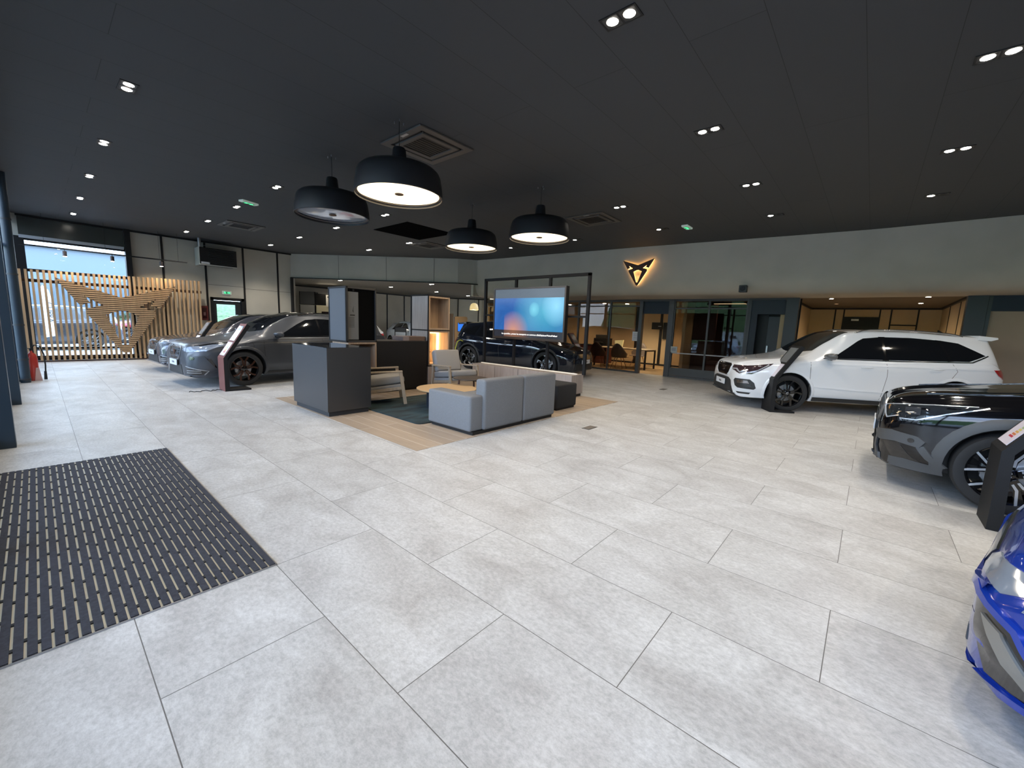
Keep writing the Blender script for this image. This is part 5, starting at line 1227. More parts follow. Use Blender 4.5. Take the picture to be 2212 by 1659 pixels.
for k in range(9):
    x = -0.36+k*0.09; C4.strip('grille_bar', 'front', [(x-0.035, 0.60), (x+0.035, 0.78)] if abs(x) < 0.3 else [(x-0.01, 0.68), (x+0.03, 0.78)], 0.010, M_steel, 0.012)
for z in (0.63, 0.69, 0.74): C4.strip('grille_bar', 'front', [(-0.36, z), (0.36, z)], 0.009, M_black, 0.014)
C4.strip('grille_surround', 'front', [(-0.36, 0.81), (-0.48, 0.77), (-0.41, 0.65), (-0.27, 0.565), (0.27, 0.565), (0.41, 0.65), (0.48, 0.77), (0.36, 0.81)], 0.020, M_steel, 0.013)
C4.seat_badge(0.69, 0.07)
C4.decal('headlamp', 'front', [(0.49, 0.755), (0.74, 0.82), (0.81, 0.825), (0.76, 0.71), (0.66, 0.655)], mat('clear_headlamp', (0.03, 0.035, 0.04), 0.05, 0.4, coat=1.0), 0.004, 'mirror', step=0.03)
C4.decal('headlamp_side', 'side', [(0.12, 0.655), (0.10, 0.80), (0.30, 0.83), (0.66, 0.865), (0.40, 0.755), (0.24, 0.675)], mat('clear_headlamp'), 0.004, step=0.03)
C4.strip('lamp_element', 'front', [(0.49, 0.765), (0.66, 0.665), (0.74, 0.705)], 0.010, M_drl, 0.010, 'mirror'); C4.strip('lamp_element', 'side', [(0.13, 0.68), (0.24, 0.69), (0.42, 0.775), (0.66, 0.865)], 0.009, M_drl, 0.008)
C4.strip('lamp_element', 'front', [(0.49, 0.765), (0.74, 0.825)], 0.007, M_drl, 0.010, 'mirror'); C4.strip('lamp_element', 'side', [(0.14, 0.81), (0.34, 0.84), (0.60, 0.866)], 0.006, M_drl, 0.008)
C4.decal('lamp_reflector', 'side', [(0.16, 0.74), (0.16, 0.79), (0.26, 0.80), (0.26, 0.735)], mat('lamp_bowl', (0.3, 0.32, 0.36), 0.08, 0.9), 0.008, step=0.03)
C4.decal('lower_grille', 'front', [(-0.44, 0.44), (-0.54, 0.235), (0.54, 0.235), (0.44, 0.44), (0.3, 0.47), (-0.3, 0.47)], mat('honeycomb_grille'), 0.004)
for k in range(11):
    x = -0.45+k*0.09; C4.strip('lower_grille_bar', 'front', [(x-0.03, 0.26), (x+0.03, 0.42)], 0.008, M_black, 0.010)
for z in (0.29, 0.34, 0.39): C4.strip('lower_grille_bar', 'front', [(-0.48, z), (0.48, z)], 0.010, M_black, 0.012)
C4.decal('fog_lamp_surround', 'corner', [(-0.24, 0.53), (-0.05, 0.56), (0.15, 0.54), (0.20, 0.50), (0.17, 0.44), (0.0, 0.46), (-0.16, 0.44), (-0.24, 0.46)], P_trim, 0.016, step=0.03)
C4.decal('fog_lamp', 'corner', [(0.115+0.022*math.cos(a*PI/8), 0.495+0.022*math.sin(a*PI/8)) for a in range(16)], M_gloss, 0.020, step=0.03)
C4.decal('fog_recess', 'corner', [(-0.12, 0.44), (0.02, 0.455), (0.12, 0.33), (0.20, 0.28), (-0.02, 0.28)], M_gloss, 0.004, step=0.03)
C4.strip('fog_strake', 'corner', [(-0.21, 0.47), (-0.24, 0.36), (-0.20, 0.27)], 0.045, P_trim, 0.018)
C4.strip('fog_strake', 'corner', [(0.17, 0.45), (0.22, 0.36), (0.28, 0.28)], 0.05, P_trim, 0.012)
C4.decal('bumper_cladding', 'side', [(0.10, 0.30), (0.20, 0.31), (0.46, 0.285), (0.46, 0.21), (0.10, 0.21)], P_trim, 0.006, step=0.04)
C4.decal('front_skid', 'front', [(-0.62, 0.30), (-0.50, 0.24), (0.50, 0.24), (0.62, 0.30), (0.62, 0.20), (-0.62, 0.20)], P_trim, 0.020)
for k in range(3): C4.strip('skid_tooth', 'front', [(0.40+0.07*k, 0.28-0.0*k), (0.41+0.07*k, 0.225)], 0.02, M_black, 0.028, 'mirror')
C4.plate(0.515, 'SEAT', 0.022, 0.46, 0.11, 0.06)
C4.strip('bonnet_crease', 'top', [(0.30, 0.52), (0.7, 0.60), (1.2, 0.62)], 0.016, P_blk, 0.008, 'mirror')
for pts in ([(1.22, 0.95), (1.21, 0.8), (1.24, 0.4), (1.28, 0.27)],): C4.strip('panel_gap', 'side', pts, 0.006, M_black, 0.0015)

# ---- blue car, extreme right foreground
P_blue = paint('bright_blue_paint', (0.010, 0.045, 0.36), 0.18, 0.35)
c = prof_suv(4.37, 1.46, 1.80, 0.80, 0.95, 0.665, 2.0, 3.25, 4.05, (0.86, 0.90, 0.95), 0.14, gc=0.14)
C5 = Car('hatchback_car', 'bright blue car whose front corner cuts into the lower right corner', (2.86, -0.555), 76, c, P_blue, 0.33, (0.87, 3.55))
C5.wheels(M_gloss, M_steel, 'star', only=[(0.87, 1), (0.87, -1)])
windscreen(C5, 1.2, 1.92, 0.60, 0.52)
C5.decal('headlamp', 'front', [(0.38, 0.555), (0.44, 0.59), (0.70, 0.60), (0.76, 0.58), (0.66, 0.51), (0.46, 0.52)], M_lens, 0.006, 'mirror', step=0.03)
C5.decal('headlamp_side', 'side', [(0.12, 0.50), (0.15, 0.575), (0.34, 0.61), (0.60, 0.655), (0.42, 0.595), (0.28, 0.52)], M_lens, 0.005, step=0.03)
C5.decal('fog_vent', 'corner', [(-0.22, 0.47), (-0.02, 0.42), (0.16, 0.22), (0.12, 0.185), (-0.12, 0.20)], M_gloss, 0.006, step=0.03)
C5.decal('vent_blade', 'corner', [(-0.14, 0.42), (-0.05, 0.40), (0.11, 0.23), (0.04, 0.23)], mat('satin_metal', (0.30, 0.29, 0.27), 0.35, 0.6), 0.016, step=0.03)
C5.strip('vent_surround', 'corner', [(-0.24, 0.49), (-0.01, 0.435), (0.17, 0.225)], 0.022, P_blue, 0.022)
C5.strip('bumper_crease', 'front', [(0.0, 0.43), (0.40, 0.46), (0.62, 0.50)], 0.03, P_blue, 0.018, 'mirror')
C5.strip('front_splitter', 'front', [(-0.60, 0.165), (0.60, 0.165)], 0.03, P_blue, 0.018)
C5.strip('front_splitter', 'corner', [(-0.16, 0.165), (0.20, 0.165)], 0.03, P_blue, 0.018)
C5.decal('grille', 'front', [(-0.36, 0.57), (-0.30, 0.46), (0.30, 0.46), (0.36, 0.57)], M_gloss, 0.008)
C5.decal('lower_grille', 'front', [(-0.45, 0.40), (-0.52, 0.22), (0.52, 0.22), (0.45, 0.40)], M_plast, 0.003)


# ---- dark electric hatchback behind the television
P_dark = paint('midnight_blue_paint', (0.007, 0.010, 0.018), 0.08)
c = prof_suv(4.32, 1.54, 1.81, 0.93, 1.04, 0.78, 1.95, 3.4, 4.18, (0.96, 0.98, 1.03), 0.10, gc=0.16)
C6 = Car('electric_car', 'dark blue electric hatchback behind the television frame, on a yellow charging cable', (10.20, 6.10), 277, c, P_dark, 0.36, (0.80, 3.57))
C6.wheels(M_gloss, M_gloss, 'blade')
C6.greenhouse([[(1.45, 0.99), (1.95, 1.32), (2.1, 1.40), (2.35, 1.43), (2.35, 1.0)], [(2.39, 1.0), (2.39, 1.43), (3.2, 1.42), (3.34, 1.05)], [(3.38, 1.06), (3.28, 1.40), (3.62, 1.33), (3.90, 1.20), (3.7, 1.09)]])
windscreen(C6, 1.15, 1.90, 0.60, 0.52); rear_window(C6, 1.05, 1.36, 0.58, 0.48)
C6.arch_trim(M_plast, 0.05, 0.010); C6.mirror(1.45, 1.0, P_dark); C6.handle(2.2, 0.86, P_dark); C6.handle(3.15, 0.88, P_dark)
C6.strip('sill_trim', 'side', [(1.25, 0.22), (3.1, 0.22)], 0.12, M_plast, 0.010)
for pts in ([(1.25, 0.98), (1.24, 0.8), (1.25, 0.27)], [(2.37, 0.98), (2.40, 0.7), (2.34, 0.26)], [(3.36, 1.03), (3.42, 0.9), (3.30, 0.72), (3.12, 0.6)]): C6.strip('panel_gap', 'side', pts, 0.006, mat('panel_gap'), 0.0015)
C6.decal('headlamp', 'front', [(0.42, 0.66), (0.44, 0.74), (0.80, 0.79), (0.72, 0.67)], mat('clear_headlamp'), 0.006, 'mirror', step=0.04)
C6.decal('lower_grille', 'front', [(-0.55, 0.42), (-0.62, 0.22), (0.62, 0.22), (0.55, 0.42)], M_plast, 0.006); C6.plate(0.46, 'CUPRA', 0.04)
C6.decal('tail_lamp', 'rear', [(0.0, 0.93), (0.80, 0.95), (0.80, 0.80), (0.5, 0.86), (0.0, 0.88)], M_tail, 0.008, 'mirror', step=0.04)
C6.decal('tail_lamp', 'side', [(4.10, 0.96), (4.28, 0.93), (4.30, 0.82), (4.16, 0.86)], M_tail, 0.008, step=0.03)
g = MB(); g.prism([(-3.95, 1.47), (-4.28, 1.42), (-4.28, 1.38), (-3.95, 1.40)], -0.56, 0.56, axes((0, 0, 0), (1, 0, 0), (0, 0, 1), (0, -1, 0))); g.build('spoiler', M_gloss, C6.t, bevel=0.006, fixn=True)
# ---- cars in the annex
P_sil = paint('light_blue_silver_paint', (0.36, 0.44, 0.55), 0.2, 0.4)
c = prof_suv(4.10, 1.44, 1.78, 0.86, 0.97, 0.74, 1.95, 3.2, 3.95, (0.92, 0.93, 0.97), 0.12, gc=0.16)
C7 = Car('hatchback_car', 'pale blue silver car in the annex behind the oak tower', (12.2, 15.0), 262, c, P_sil, 0.32, (0.82, 3.38))
C7.wheels(M_gloss, M_gloss, 'five'); C7.greenhouse([[(1.50, 0.95), (1.95, 1.24), (2.12, 1.31), (2.35, 1.33), (2.35, 0.96)], [(2.39, 0.96), (2.39, 1.33), (3.1, 1.30), (3.3, 1.0)]]); windscreen(C7, 1.2, 1.9, 0.60, 0.50); C7.mirror(1.48, 0.95, M_white)
rear_window(C7, 1.0, 1.27, 0.56, 0.46); C7.decal('tail_lamp', 'rear', [(0.45, 0.88), (0.76, 0.9), (0.76, 0.72), (0.5, 0.76)], M_tail, 0.008, 'mirror', step=0.04)
C8 = Car('hatchback_car', 'white car in the annex, only its red tail lamp showing beside the dark tower', (7.55, 17.9), 95, c, P_white, 0.32, (0.82, 3.38))
C8.wheels(M_gloss, M_gloss, 'five'); C8.greenhouse([[(1.50, 0.95), (1.95, 1.24), (2.12, 1.31), (2.35, 1.33), (2.35, 0.96)], [(2.39, 0.96), (2.39, 1.33), (3.1, 1.30), (3.3, 1.0)]])
windscreen(C8, 1.2, 1.9, 0.60, 0.50); rear_window(C8, 1.0, 1.27, 0.56, 0.46)
C8.decal('tail_lamp', 'rear', [(0.40, 0.90), (0.76, 0.92), (0.76, 0.70), (0.45, 0.74)], M_tail, 0.008, 'mirror', step=0.04); C8.decal('tail_lamp', 'side', [(3.80, 0.9), (4.04, 0.88), (4.06, 0.72), (3.90, 0.76)], M_tail, 0.008, step=0.04)
# ---- cars parked outside
def parked(nose, hd, P, label, H=1.5):
    c = prof_suv(4.35, H, 1.80, 0.93, 1.03, 0.80, 1.98, 3.35, 4.15, (0.96, 0.98, 1.02), 0.08, gc=0.18)
    C = Car('parked_car', label, nose, hd, c, P, 0.33, (0.85, 3.5)); C.wheels(M_gloss, M_steel, 'star')
    k = H-1.5
    C.greenhouse([[(1.50, 0.99), (1.97, 1.30+k), (2.12, 1.36+k), (2.38, 1.39+k), (2.38, 1.0)], [(2.42, 1.0), (2.42, 1.39+k), (3.2, 1.37+k), (3.36, 1.04)], [(3.40, 1.05), (3.30, 1.36+k), (3.58, 1.28+k), (3.80, 1.14)]])
    windscreen(C, 1.2, 1.92, 0.60, 0.50); rear_window(C, 1.03, 1.32+k, 0.56, 0.46); C.mirror(1.5, 0.98, P)
    C.decal('tail_lamp', 'rear', [(0.45, 0.93), (0.80, 0.95), (0.80, 0.78), (0.5, 0.82)], M_tail, 0.008, 'mirror', step=0.05)
    return C
# ================================================================== price stands
def totem(loc, rz, label, m_front, m_side, labels=True, size=1.0):
    """slanted price stand; local +x is the way its front faces, origin at the middle of the front foot"""
    t = thing('price_stand', label, 'price stand', (loc[0], loc[1], 0), rz, 'slanted price stands beside the cars')
    w = 0.36
    pr_ = [(0, 0), (-0.42, 0), (-0.42, 0.03), (-0.075, 0.035), (-0.062, 0.60), (-0.455, 1.20), (-0.40, 1.235), (0.0, 0.61)]
    M = axes((0, 0, 0), (1, 0, 0), (0, 0, 1), (0, -1, 0))
    g = MB(); g.prism(pr_, -w/2, w/2, M); g.build('stand', m_side, t, fixn=True)
    g = MB(); g.prism([(0.0, 0), (0.003, 0), (0.003, 0.612), (-0.397, 1.238), (-0.401, 1.235), (0, 0.61)], -w/2+0.001, w/2-0.001, M); g.build('front_panel', m_front, t, fixn=True)
    d = Vector((-0.40, 0, 0.625)).normalized(); n = Vector((0.842, 0, 0.539))
    def sheet(a, b, w2, m, nm, y=0):
        o = Vector((0.0, y, 0.61))+n*0.006; T = axes(o, d, (0, -1, 0), d.cross(Vector((0, -1, 0)))); zz = d.cross(Vector((0, -1, 0))); s_ = 1 if zz.dot(n) > 0 else -1
        g = MB(); g.box(a, b, -w2/2, w2/2, min(0, s_*0.004), max(0, s_*0.004), T); return g.build(nm, m, t)
    sheet(0.37, 0.69, w*0.74, mat('stand_screen', (0.16, 0.17, 0.18), 0.2, coat=0.6), 'display')
    sheet(0.05, 0.33, w*0.74, mat('price_sheet', (0.62, 0.58, 0.66), 0.5), 'price_sheet')
    sheet(0.41, 0.43, 0.05, M_ink, 'printed_mark')
    if labels:
        cols = [(0.45, 0.03, 0.05), (0.55, 0.18, 0.06), (0.6, 0.35, 0.08), (0.6, 0.55, 0.15), (0.3, 0.42, 0.2), (0.1, 0.3, 0.2)]
        for k, cc in enumerate(cols):
            o = Vector((0.0, 0, 0.61))+n*0.0105; zz = d.cross(Vector((0, -1, 0))); s_ = 1 if zz.dot(n) > 0 else -1
            T = axes(o, d, (0, -1, 0), zz); g = MB(); g.box(0.11+k*0.022, 0.126+k*0.022, -0.06, -0.06+0.095-0.012*k, min(0, s_*0.001), max(0, s_*0.001), T); g.build('rating_bar', mat('rating_%d' % k, cc, 0.5), t)
    return t
M_std = mat('black_textured_stand', (0.011, 0.011, 0.012), 0.6, spec=0.3, noise=(300, 0.4))
M_red = mat('brick_red_panel', (0.16, 0.055, 0.045), 0.55)
totem((2.185, 8.97), PI, 'price stand with a brick red front, in front of the matt grey crossover wheel', M_red, M_std)
totem((2.33, 11.9), PI, 'dark price stand leaning beyond the matt crossover bonnet', M_gloss, M_std, labels=False)
totem((11.55, 7.05), math.radians(277), 'price stand with red edge on the far side of the dark electric car', M_red, M_std, labels=False)
totem((8.95, 1.36), math.radians(121.5), 'black price stand before the white crossover front wheel', M_std, M_std, labels=False)
totem((4.815, -0.83), math.radians(90), 'black price stand with coloured energy label at the black crossover wheel', M_std, M_std)
# cable on the floor by the first stand
g = MB(); g.tube([(1.70+0.47*i/40, 9.02+0.045*math.sin(i*0.42)+0.03*math.sin(i*0.9), 0.006+0.004*(1+math.sin(i*0.7))) for i in range(41)], 0.006, 6)
tag(g.build('power_cable', M_rubber, loc=(1.95, 9.0, 0), smooth=60), 'thin black cable lying on the floor left of the red-fronted price stand', 'cable')

# ================================================================== charging corner
t = thing('charging_station', 'wood clad charging station with a bright blue screen behind the electric car', 'charging station', (11.2, 12.45, 0), math.radians(-42))
g = MB(); g.box(-0.29, 0.23, -0.03, 0.16, 0, 1.66); g.build('cabinet', mat('walnut_cabinet', (0.10, 0.055, 0.035), 0.5), t, bevel=0.02)
g = MB(); g.prism(rr(-0.26, 0.23, 0.0, 1.68, 0.06), 0.03, 0.05, axes((0, 0, 0), (1, 0, 0), (0, 0, 1), (0, -1, 0))); g.build('front', mat('amber_wood', (0.42, 0.24, 0.10), 0.5), t)
g = MB(); g.box(-0.15, 0.24, -0.075, -0.055, 1.08, 1.44); g.build('screen_housing', M_black, t); g = MB(); g.box(-0.135, 0.23, -0.085, -0.075, 1.10, 1.43)
g.build('screen', mat('blue_screen', (0.01, 0.05, 0.3), 0.3, emit=(0.02, 0.17, 0.75), estr=1.0), t)
text_mesh('enjoy', 0.05, M_sub, 'screen_text', t, axes((0.08, -0.087, 1.22), (1, 0, 0), (0, 0, 1), (0, -1, 0)), 0.001)
t = thing('wood_screen', 'upright brown wood slat panel left of the charging station', 'wood panel', (10.85, 12.75, 0), math.radians(-42))
g = MB(); g.box(-0.20, 0.14, 0, 0.03, 0.05, 1.78); g.build('back', M_plast, t)
for k in range(6): g = MB(); g.box(-0.20+k*0.058, -0.165+k*0.058, -0.025, 0.0, 0.05, 1.78); g.build('slat', mat('brown_slat', (0.20, 0.125, 0.07), 0.55), t)
g = MB(); g.box(-0.21, 0.15, -0.03, 0.04, 0, 0.05); g.build('foot', M_white, t)
g = MB(); P0 = Vector((8.80, 9.78, 0.86)); pts = [P0+Vector(q) for q in ((0.05, -0.02, 0.0), (-0.03, 0.02, 0.03), (-0.10, 0.06, -0.02), (-0.14, 0.10, -0.22), (-0.14, 0.12, -0.55), (-0.10, 0.16, -0.80), (0.1, 0.4, -0.845))] + [Vector((9.6, 10.9, 0.014)), Vector((10.6, 11.7, 0.014)), Vector((11.0, 12.1, 0.014)), Vector((11.15, 12.36, 0.25))]
g.tube(pts, 0.014, 8); tag(g.build('charging_cable', mat('lime_yellow_cable', (0.60, 0.62, 0.06), 0.45), loc=(8.9, 9.9, 0), smooth=70), 'yellow charging cable plugged into the dark electric car', 'cable')
# warm dome lamp by the office corner
t = thing('dome_lamp', 'warm glowing dome lamp hanging by the office corner', 'pendant lamp', (12.35, 12.95, 2.0))
g = MB(); g.lathe([(0.185, 0.0), (0.188, 0.02), (0.175, 0.14), (0.14, 0.23), (0.08, 0.28), (0.0, 0.295)], 32); g.build('shade', mat('cream_shade', (0.65, 0.55, 0.32), 0.5, emit=(1, 0.75, 0.35), estr=0.55), t, smooth=60)
g = MB(); g.lathe([(0, 0.012), (0.18, 0.012)], 32); g.build('diffuser', M_disc, t); g = MB(); g.tube([(0, 0, 0.29), (0, 0, 0.85)], 0.004, 6); g.build('cable', M_black, t)
l = bpy.data.lights.new('lamp_light', 'POINT'); l.energy = 14; l.color = (1, 0.75, 0.4); o = bpy.data.objects.new('lamp_light', l); COL.objects.link(o); o.location = (0, 0, -0.08); o.parent = t
# annex display cubes
def ax_thing(name, label, cat, loc, rz, grp=None): return thing(name, label, cat, loc, rz, grp)
AR = math.radians(-41)
def cube(u0, u1, v0, v1, z0, z1, m, lab, nm='display_cube'):
    t = ax_thing(nm, lab, 'display case', (8.12, 19.10, 0), AR, 'display cubes in the annex'); g = MB(); g.box(u0, u1, v0, v1, z0, z1); g.build('body', m, t, bevel=0.004)
    g = MB(); s = 0.012
    for u in (u0, u1):
        for v in (v0, v1): g.box(u-s, u+s, v-s, v+s, z0, z1)
    g.build('edge_profile', M_frame, t); return t
cube(-0.42, 0.22, 0, 0.40, 1.99, 2.55, mat('blue_grey_panel'), 'dark blue-grey cube of the annex display wall, upper left')
cube(-0.42, 0.22, 0, 0.40, 0.0, 1.97, mat('pale_grey_panel', (0.40, 0.42, 0.44), 0.5), 'pale grey cube of the annex display wall under the dark one')
t = cube(0.26, 1.5, 0, 0.40, 1.99, 2.48, M_black, 'black display shelf with a white poster in the annex')
g = MB(); g.box(0.70, 1.0, -0.03, -0.01, 1.93, 2.44); g.build('poster', M_paper, t); g = MB(); g.box(0.76, 0.94, -0.034, -0.03, 2.32, 2.38); g.box(0.80, 0.92, -0.034, -0.03, 1.98, 2.08); g.build('printed_text', M_ink, t)
t = cube(0.26, 1.6, 0, 0.40, 1.45, 1.97, mat('warm_white_shelf', (0.7, 0.66, 0.5), 0.5), 'brightly lit cream shelf of the annex display wall')
g = MB(); g.box(0.27, 1.6, 0.03, 0.38, 0.0, 1.45); g.build('plinth', M_black, t)
g = MB(); g.box(0.3, 1.6, 0.02, 0.05, 1.90, 1.93); g.build('light_strip', mat('warm_led_strip'), t)
l = bpy.data.lights.new('shelf_light', 'AREA'); l.size = 0.8; l.energy = 10; l.color = (1, 0.85, 0.6); o = bpy.data.objects.new('shelf_light', l); COL.objects.link(o); o.location = (0.9, -0.25, 2.65); o.rotation_euler = (-0.5, 0, 0); o.parent = t
g = MB(); g.box(0.5, 1.6, -0.02, 0.0, 1.45, 1.70); g.build('dark_screen', mat('aubergine_screen', (0.012, 0.004, 0.012), 0.2), t)
t = thing('freestanding_sign', 'black framed display standing beside the red tail lamp in the annex', 'sign', (10.15, 14.95, 0), AR); g = MB()
g.box(-0.30, 0.12, -0.01, 0.01, 0.95, 1.12); g.build('panel', M_darkgrey, t); g = MB(); g.box(-0.33, -0.30, -0.015, 0.015, 0, 1.15); g.box(0.12, 0.15, -0.015, 0.015, 0, 1.15); g.box(-0.33, 0.15, -0.015, 0.015, 1.12, 1.15); g.box(-0.35, -0.28, -0.15, 0.15, 0, 0.015); g.box(0.10, 0.17, -0.15, 0.15, 0, 0.015); g.build('frame', M_black, t)

# ================================================================== office furniture behind the glass
M_chair = mat('taupe_shell', (0.17, 0.135, 0.115), 0.6); M_leg = mat('copper_chair_leg', (0.22, 0.10, 0.06), 0.4)
t = thing('office_table', 'table with black square legs and a pale top inside the glass office', 'table', (14.65, 7.05, 0))
g = MB(); g.box(-0.45, 0.45, -1.05, 1.05, 0.70, 0.73); g.build('table_top', mat('pale_table_top', (0.42, 0.36, 0.26), 0.5), t, bevel=0.004)
for sx in (-0.42, 0.42):
    for sy_ in (-1.02, 1.02): g = MB(); g.box(sx-0.025, sx+0.025, sy_-0.025, sy_+0.025, 0.004, 0.70); g.build('leg', M_black, t)
g = MB(); g.box(-0.40, 0.40, -1.04, -1.0, 0.66, 0.70); g.box(-0.40, 0.40, 1.0, 1.04, 0.66, 0.70); g.build('apron', M_black, t)
def shell_chair(x, y, rz, lab, m=None):
    t = thing('shell_chair', lab, 'chair', (x, y, 0.004), rz, 'shell chairs in the glass office')
    g = MB(); rows = []
    for i in range(13):
        a = -PI*0.5+(i/12)*PI*1.0; row = []
        for j in range(9):
            b_ = j/8; r = 0.27*math.sin(PI/2*min(1, b_*1.5)) if b_ < 0.67 else 0.27+0.02*(b_-0.67)*3
            h = 0.42+(0 if b_ < 0.5 else (b_-0.5)*2*(0.36*math.cos(a)**2+0.14))
            row.append((-math.cos(a)*r*0.95, math.sin(a)*r, h))
        rows.append(row)
    g.grid(rows, 13, 9); front = [[(0.25*s_*b_, math.sin(-PI/2+PI*i/8)*0.27*1.0, 0.42-0.02*b_) for b_ in (0, 0.5, 1) for s_ in (1,)] for i in range(9)]
    g.grid(front, 9, 3); o = g.build('shell', m or M_chair, t, smooth=70); md = o.modifiers.new('thick', 'SOLIDIFY'); md.thickness = 0.018
    for sx in (-1, 1):
        for sy_ in (-1, 1): g = MB(); g.tube([(0.10*sx, 0.10*sy_, 0.42), (0.22*sx, 0.22*sy_, 0.0)], [0.016, 0.010], 8); g.build('leg', M_leg, t)
    return t
shell_chair(13.85, 6.85, 0.1, 'taupe shell chair right behind the office glass, nearest the doorway')
shell_chair(13.9, 7.75, 0.2, 'dark shell chair behind the office glass, left of the taupe one', mat('dark_shell', (0.05, 0.025, 0.02), 0.6))
shell_chair(15.6, 6.9, PI, 'shell chair on the far side of the office table', M_chair)
t = thing('cabinet', 'burgundy low cabinet inside the glass office', 'cabinet', (15.5, 8.75, 0.004)); g = MB(); g.box(-0.3, 0.3, -0.6, 0.6, 0, 0.72); g.build('body', mat('burgundy_front', (0.10, 0.025, 0.022), 0.5), t, bevel=0.005)
g = MB(); g.box(-0.32, 0.32, -0.62, 0.62, 0.72, 0.75); g.build('top', M_plast, t)
t = thing('printer', 'black office printer standing on the burgundy cabinet', 'printer', (15.5, 8.5, 0.755)); g = MB(); g.box(-0.25, 0.25, -0.35, 0.25, 0, 0.28); g.build('body', M_black, t, bevel=0.02)
g = MB(); g.box(-0.22, 0.2, -0.25, 0.18, 0.28, 0.42); g.build('scanner', M_plast, t, bevel=0.015); g = MB(); g.box(-0.42, -0.25, -0.2, 0.15, 0.10, 0.13); g.build('paper_tray', M_plast, t)
t = thing('desk_lamp_sample', 'yellow-lit sample display on the office table', 'display', (14.4, 7.15, 0.73)); g = MB(); g.box(-0.10, 0.10, -0.16, 0.16, 0, 0.03); g.build('base', M_white, t); g = MB(); g.prism([(-0.12, 0), (0.14, 0), (0.18, 0.24), (-0.16, 0.27)], -0.04, 0.04, axes((0, 0, 0.03), (0, 1, 0), (0, 0, 1), (1, 0, 0))); g.build('sample', mat('yellow_lit_sample', (0.7, 0.62, 0.25), 0.5, emit=(1, 0.85, 0.4), estr=0.5), t)
t['label'] = 'small yellowish glowing sample stand on the office table'; t.name = 'sample_stand'
t = thing('wall_screen', 'black wall unit seen through the office doorway', 'screen', (16.78, 6.7, 1.62)); g = MB(); g.box(-0.06, 0.0, -0.22, 0.22, -0.14, 0.14); g.build('body', M_black, t, bevel=0.01); g = MB(); g.box(-0.063, -0.06, -0.18, -0.05, -0.02, 0.0); g.build('status_strip', M_steel, t)
g = MB(); g.box(16.73, 16.8, 6.24, 6.44, 1.10, 1.76); tag(g.build('wall_board', M_black, loc=(16.78, 6.34, 1.4)), 'tall narrow black board beside the black wall unit in the office', 'board')
t = thing('notice', 'white printed notice taped inside the office glass', 'notice', (12.99, 5.89, 1.21)); g = MB(); g.box(-0.002, 0.0, -0.12, 0.12, -0.15, 0.15); g.build('sheet', M_paper, t); g = MB()
for k in range(7): g.box(-0.003, -0.002, -0.08, 0.08, 0.09-k*0.032, 0.10-k*0.032)
g.build('printed_text', mat('grey_print', (0.3, 0.3, 0.32), 0.6), t)
t = thing('framed_sign', 'small pale framed sign on the rail of the right glass office', 'sign', (12.975, 4.60, 0.775)); g = MB(); g.box(-0.012, 0.0, -0.10, 0.10, 0, 0.18); g.build('frame', mat('pale_frame', (0.45, 0.45, 0.42), 0.5), t); g = MB(); g.box(-0.014, -0.012, -0.06, 0.06, 0.04, 0.14); g.build('print', mat('grey_print'), t)
# meeting room seats behind the right glass
t = thing('banquette', 'long burgundy banquette behind the right glass office', 'bench', (14.2, 3.1, 0.0)); g = MB(); g.box(-0.28, 0.28, -1.1, 0.8, 0.0, 0.40); g.build('base', mat('burgundy_front'), t, bevel=0.01); g = MB(); g.box(-0.30, 0.30, -1.1, 0.8, 0.40, 0.52); g.build('seat', mat('burgundy_seat', (0.05, 0.015, 0.018), 0.7), t, bevel=0.03)
g = MB(); g.box(0.16, 0.32, -1.1, -0.3, 0.52, 0.88); g.build('backrest', mat('burgundy_seat'), t, bevel=0.03)
t = thing('office_lamp', 'long flat ceiling lamp glowing in the right glass office', 'ceiling light', (14.6, 3.55, 2.36)); g = MB(); g.box(-0.08, 0.08, -0.5, 0.5, 0, 0.04); g.build('housing', M_black, t); g = MB(); g.box(-0.06, 0.06, -0.46, 0.46, -0.004, 0.0); g.build('diffuser', M_disc, t)
for i, (x, y) in enumerate(((14.6, 8.0), (14.9, 7.2), (15.2, 10.0), (14.9, 5.6))):
    t = thing('office_spotlight', 'small round office ceiling light, %s' % ['left of the two over the table', 'right of the two over the table', 'far left in the office', 'behind the doorway'][i], 'ceiling light', (x, y, 2.40), 0, 'office ceiling lights')
    g = MB(); g.lathe([(0.0, -0.02), (0.06, -0.018), (0.075, 0.0)], 18); g.build('lens', M_lamp, t); g = MB(); g.lathe([(0.076, -0.006), (0.09, -0.004), (0.09, 0.0)], 18); g.build('ring', M_steel, t)
    spot((0, 0, -0.06), 85, t, col=(1, 0.78, 0.5), angle=140)
spot((14.6, 3.5, 2.3), 10, None, col=(1, 0.8, 0.6), angle=140, name='meeting_room_light')

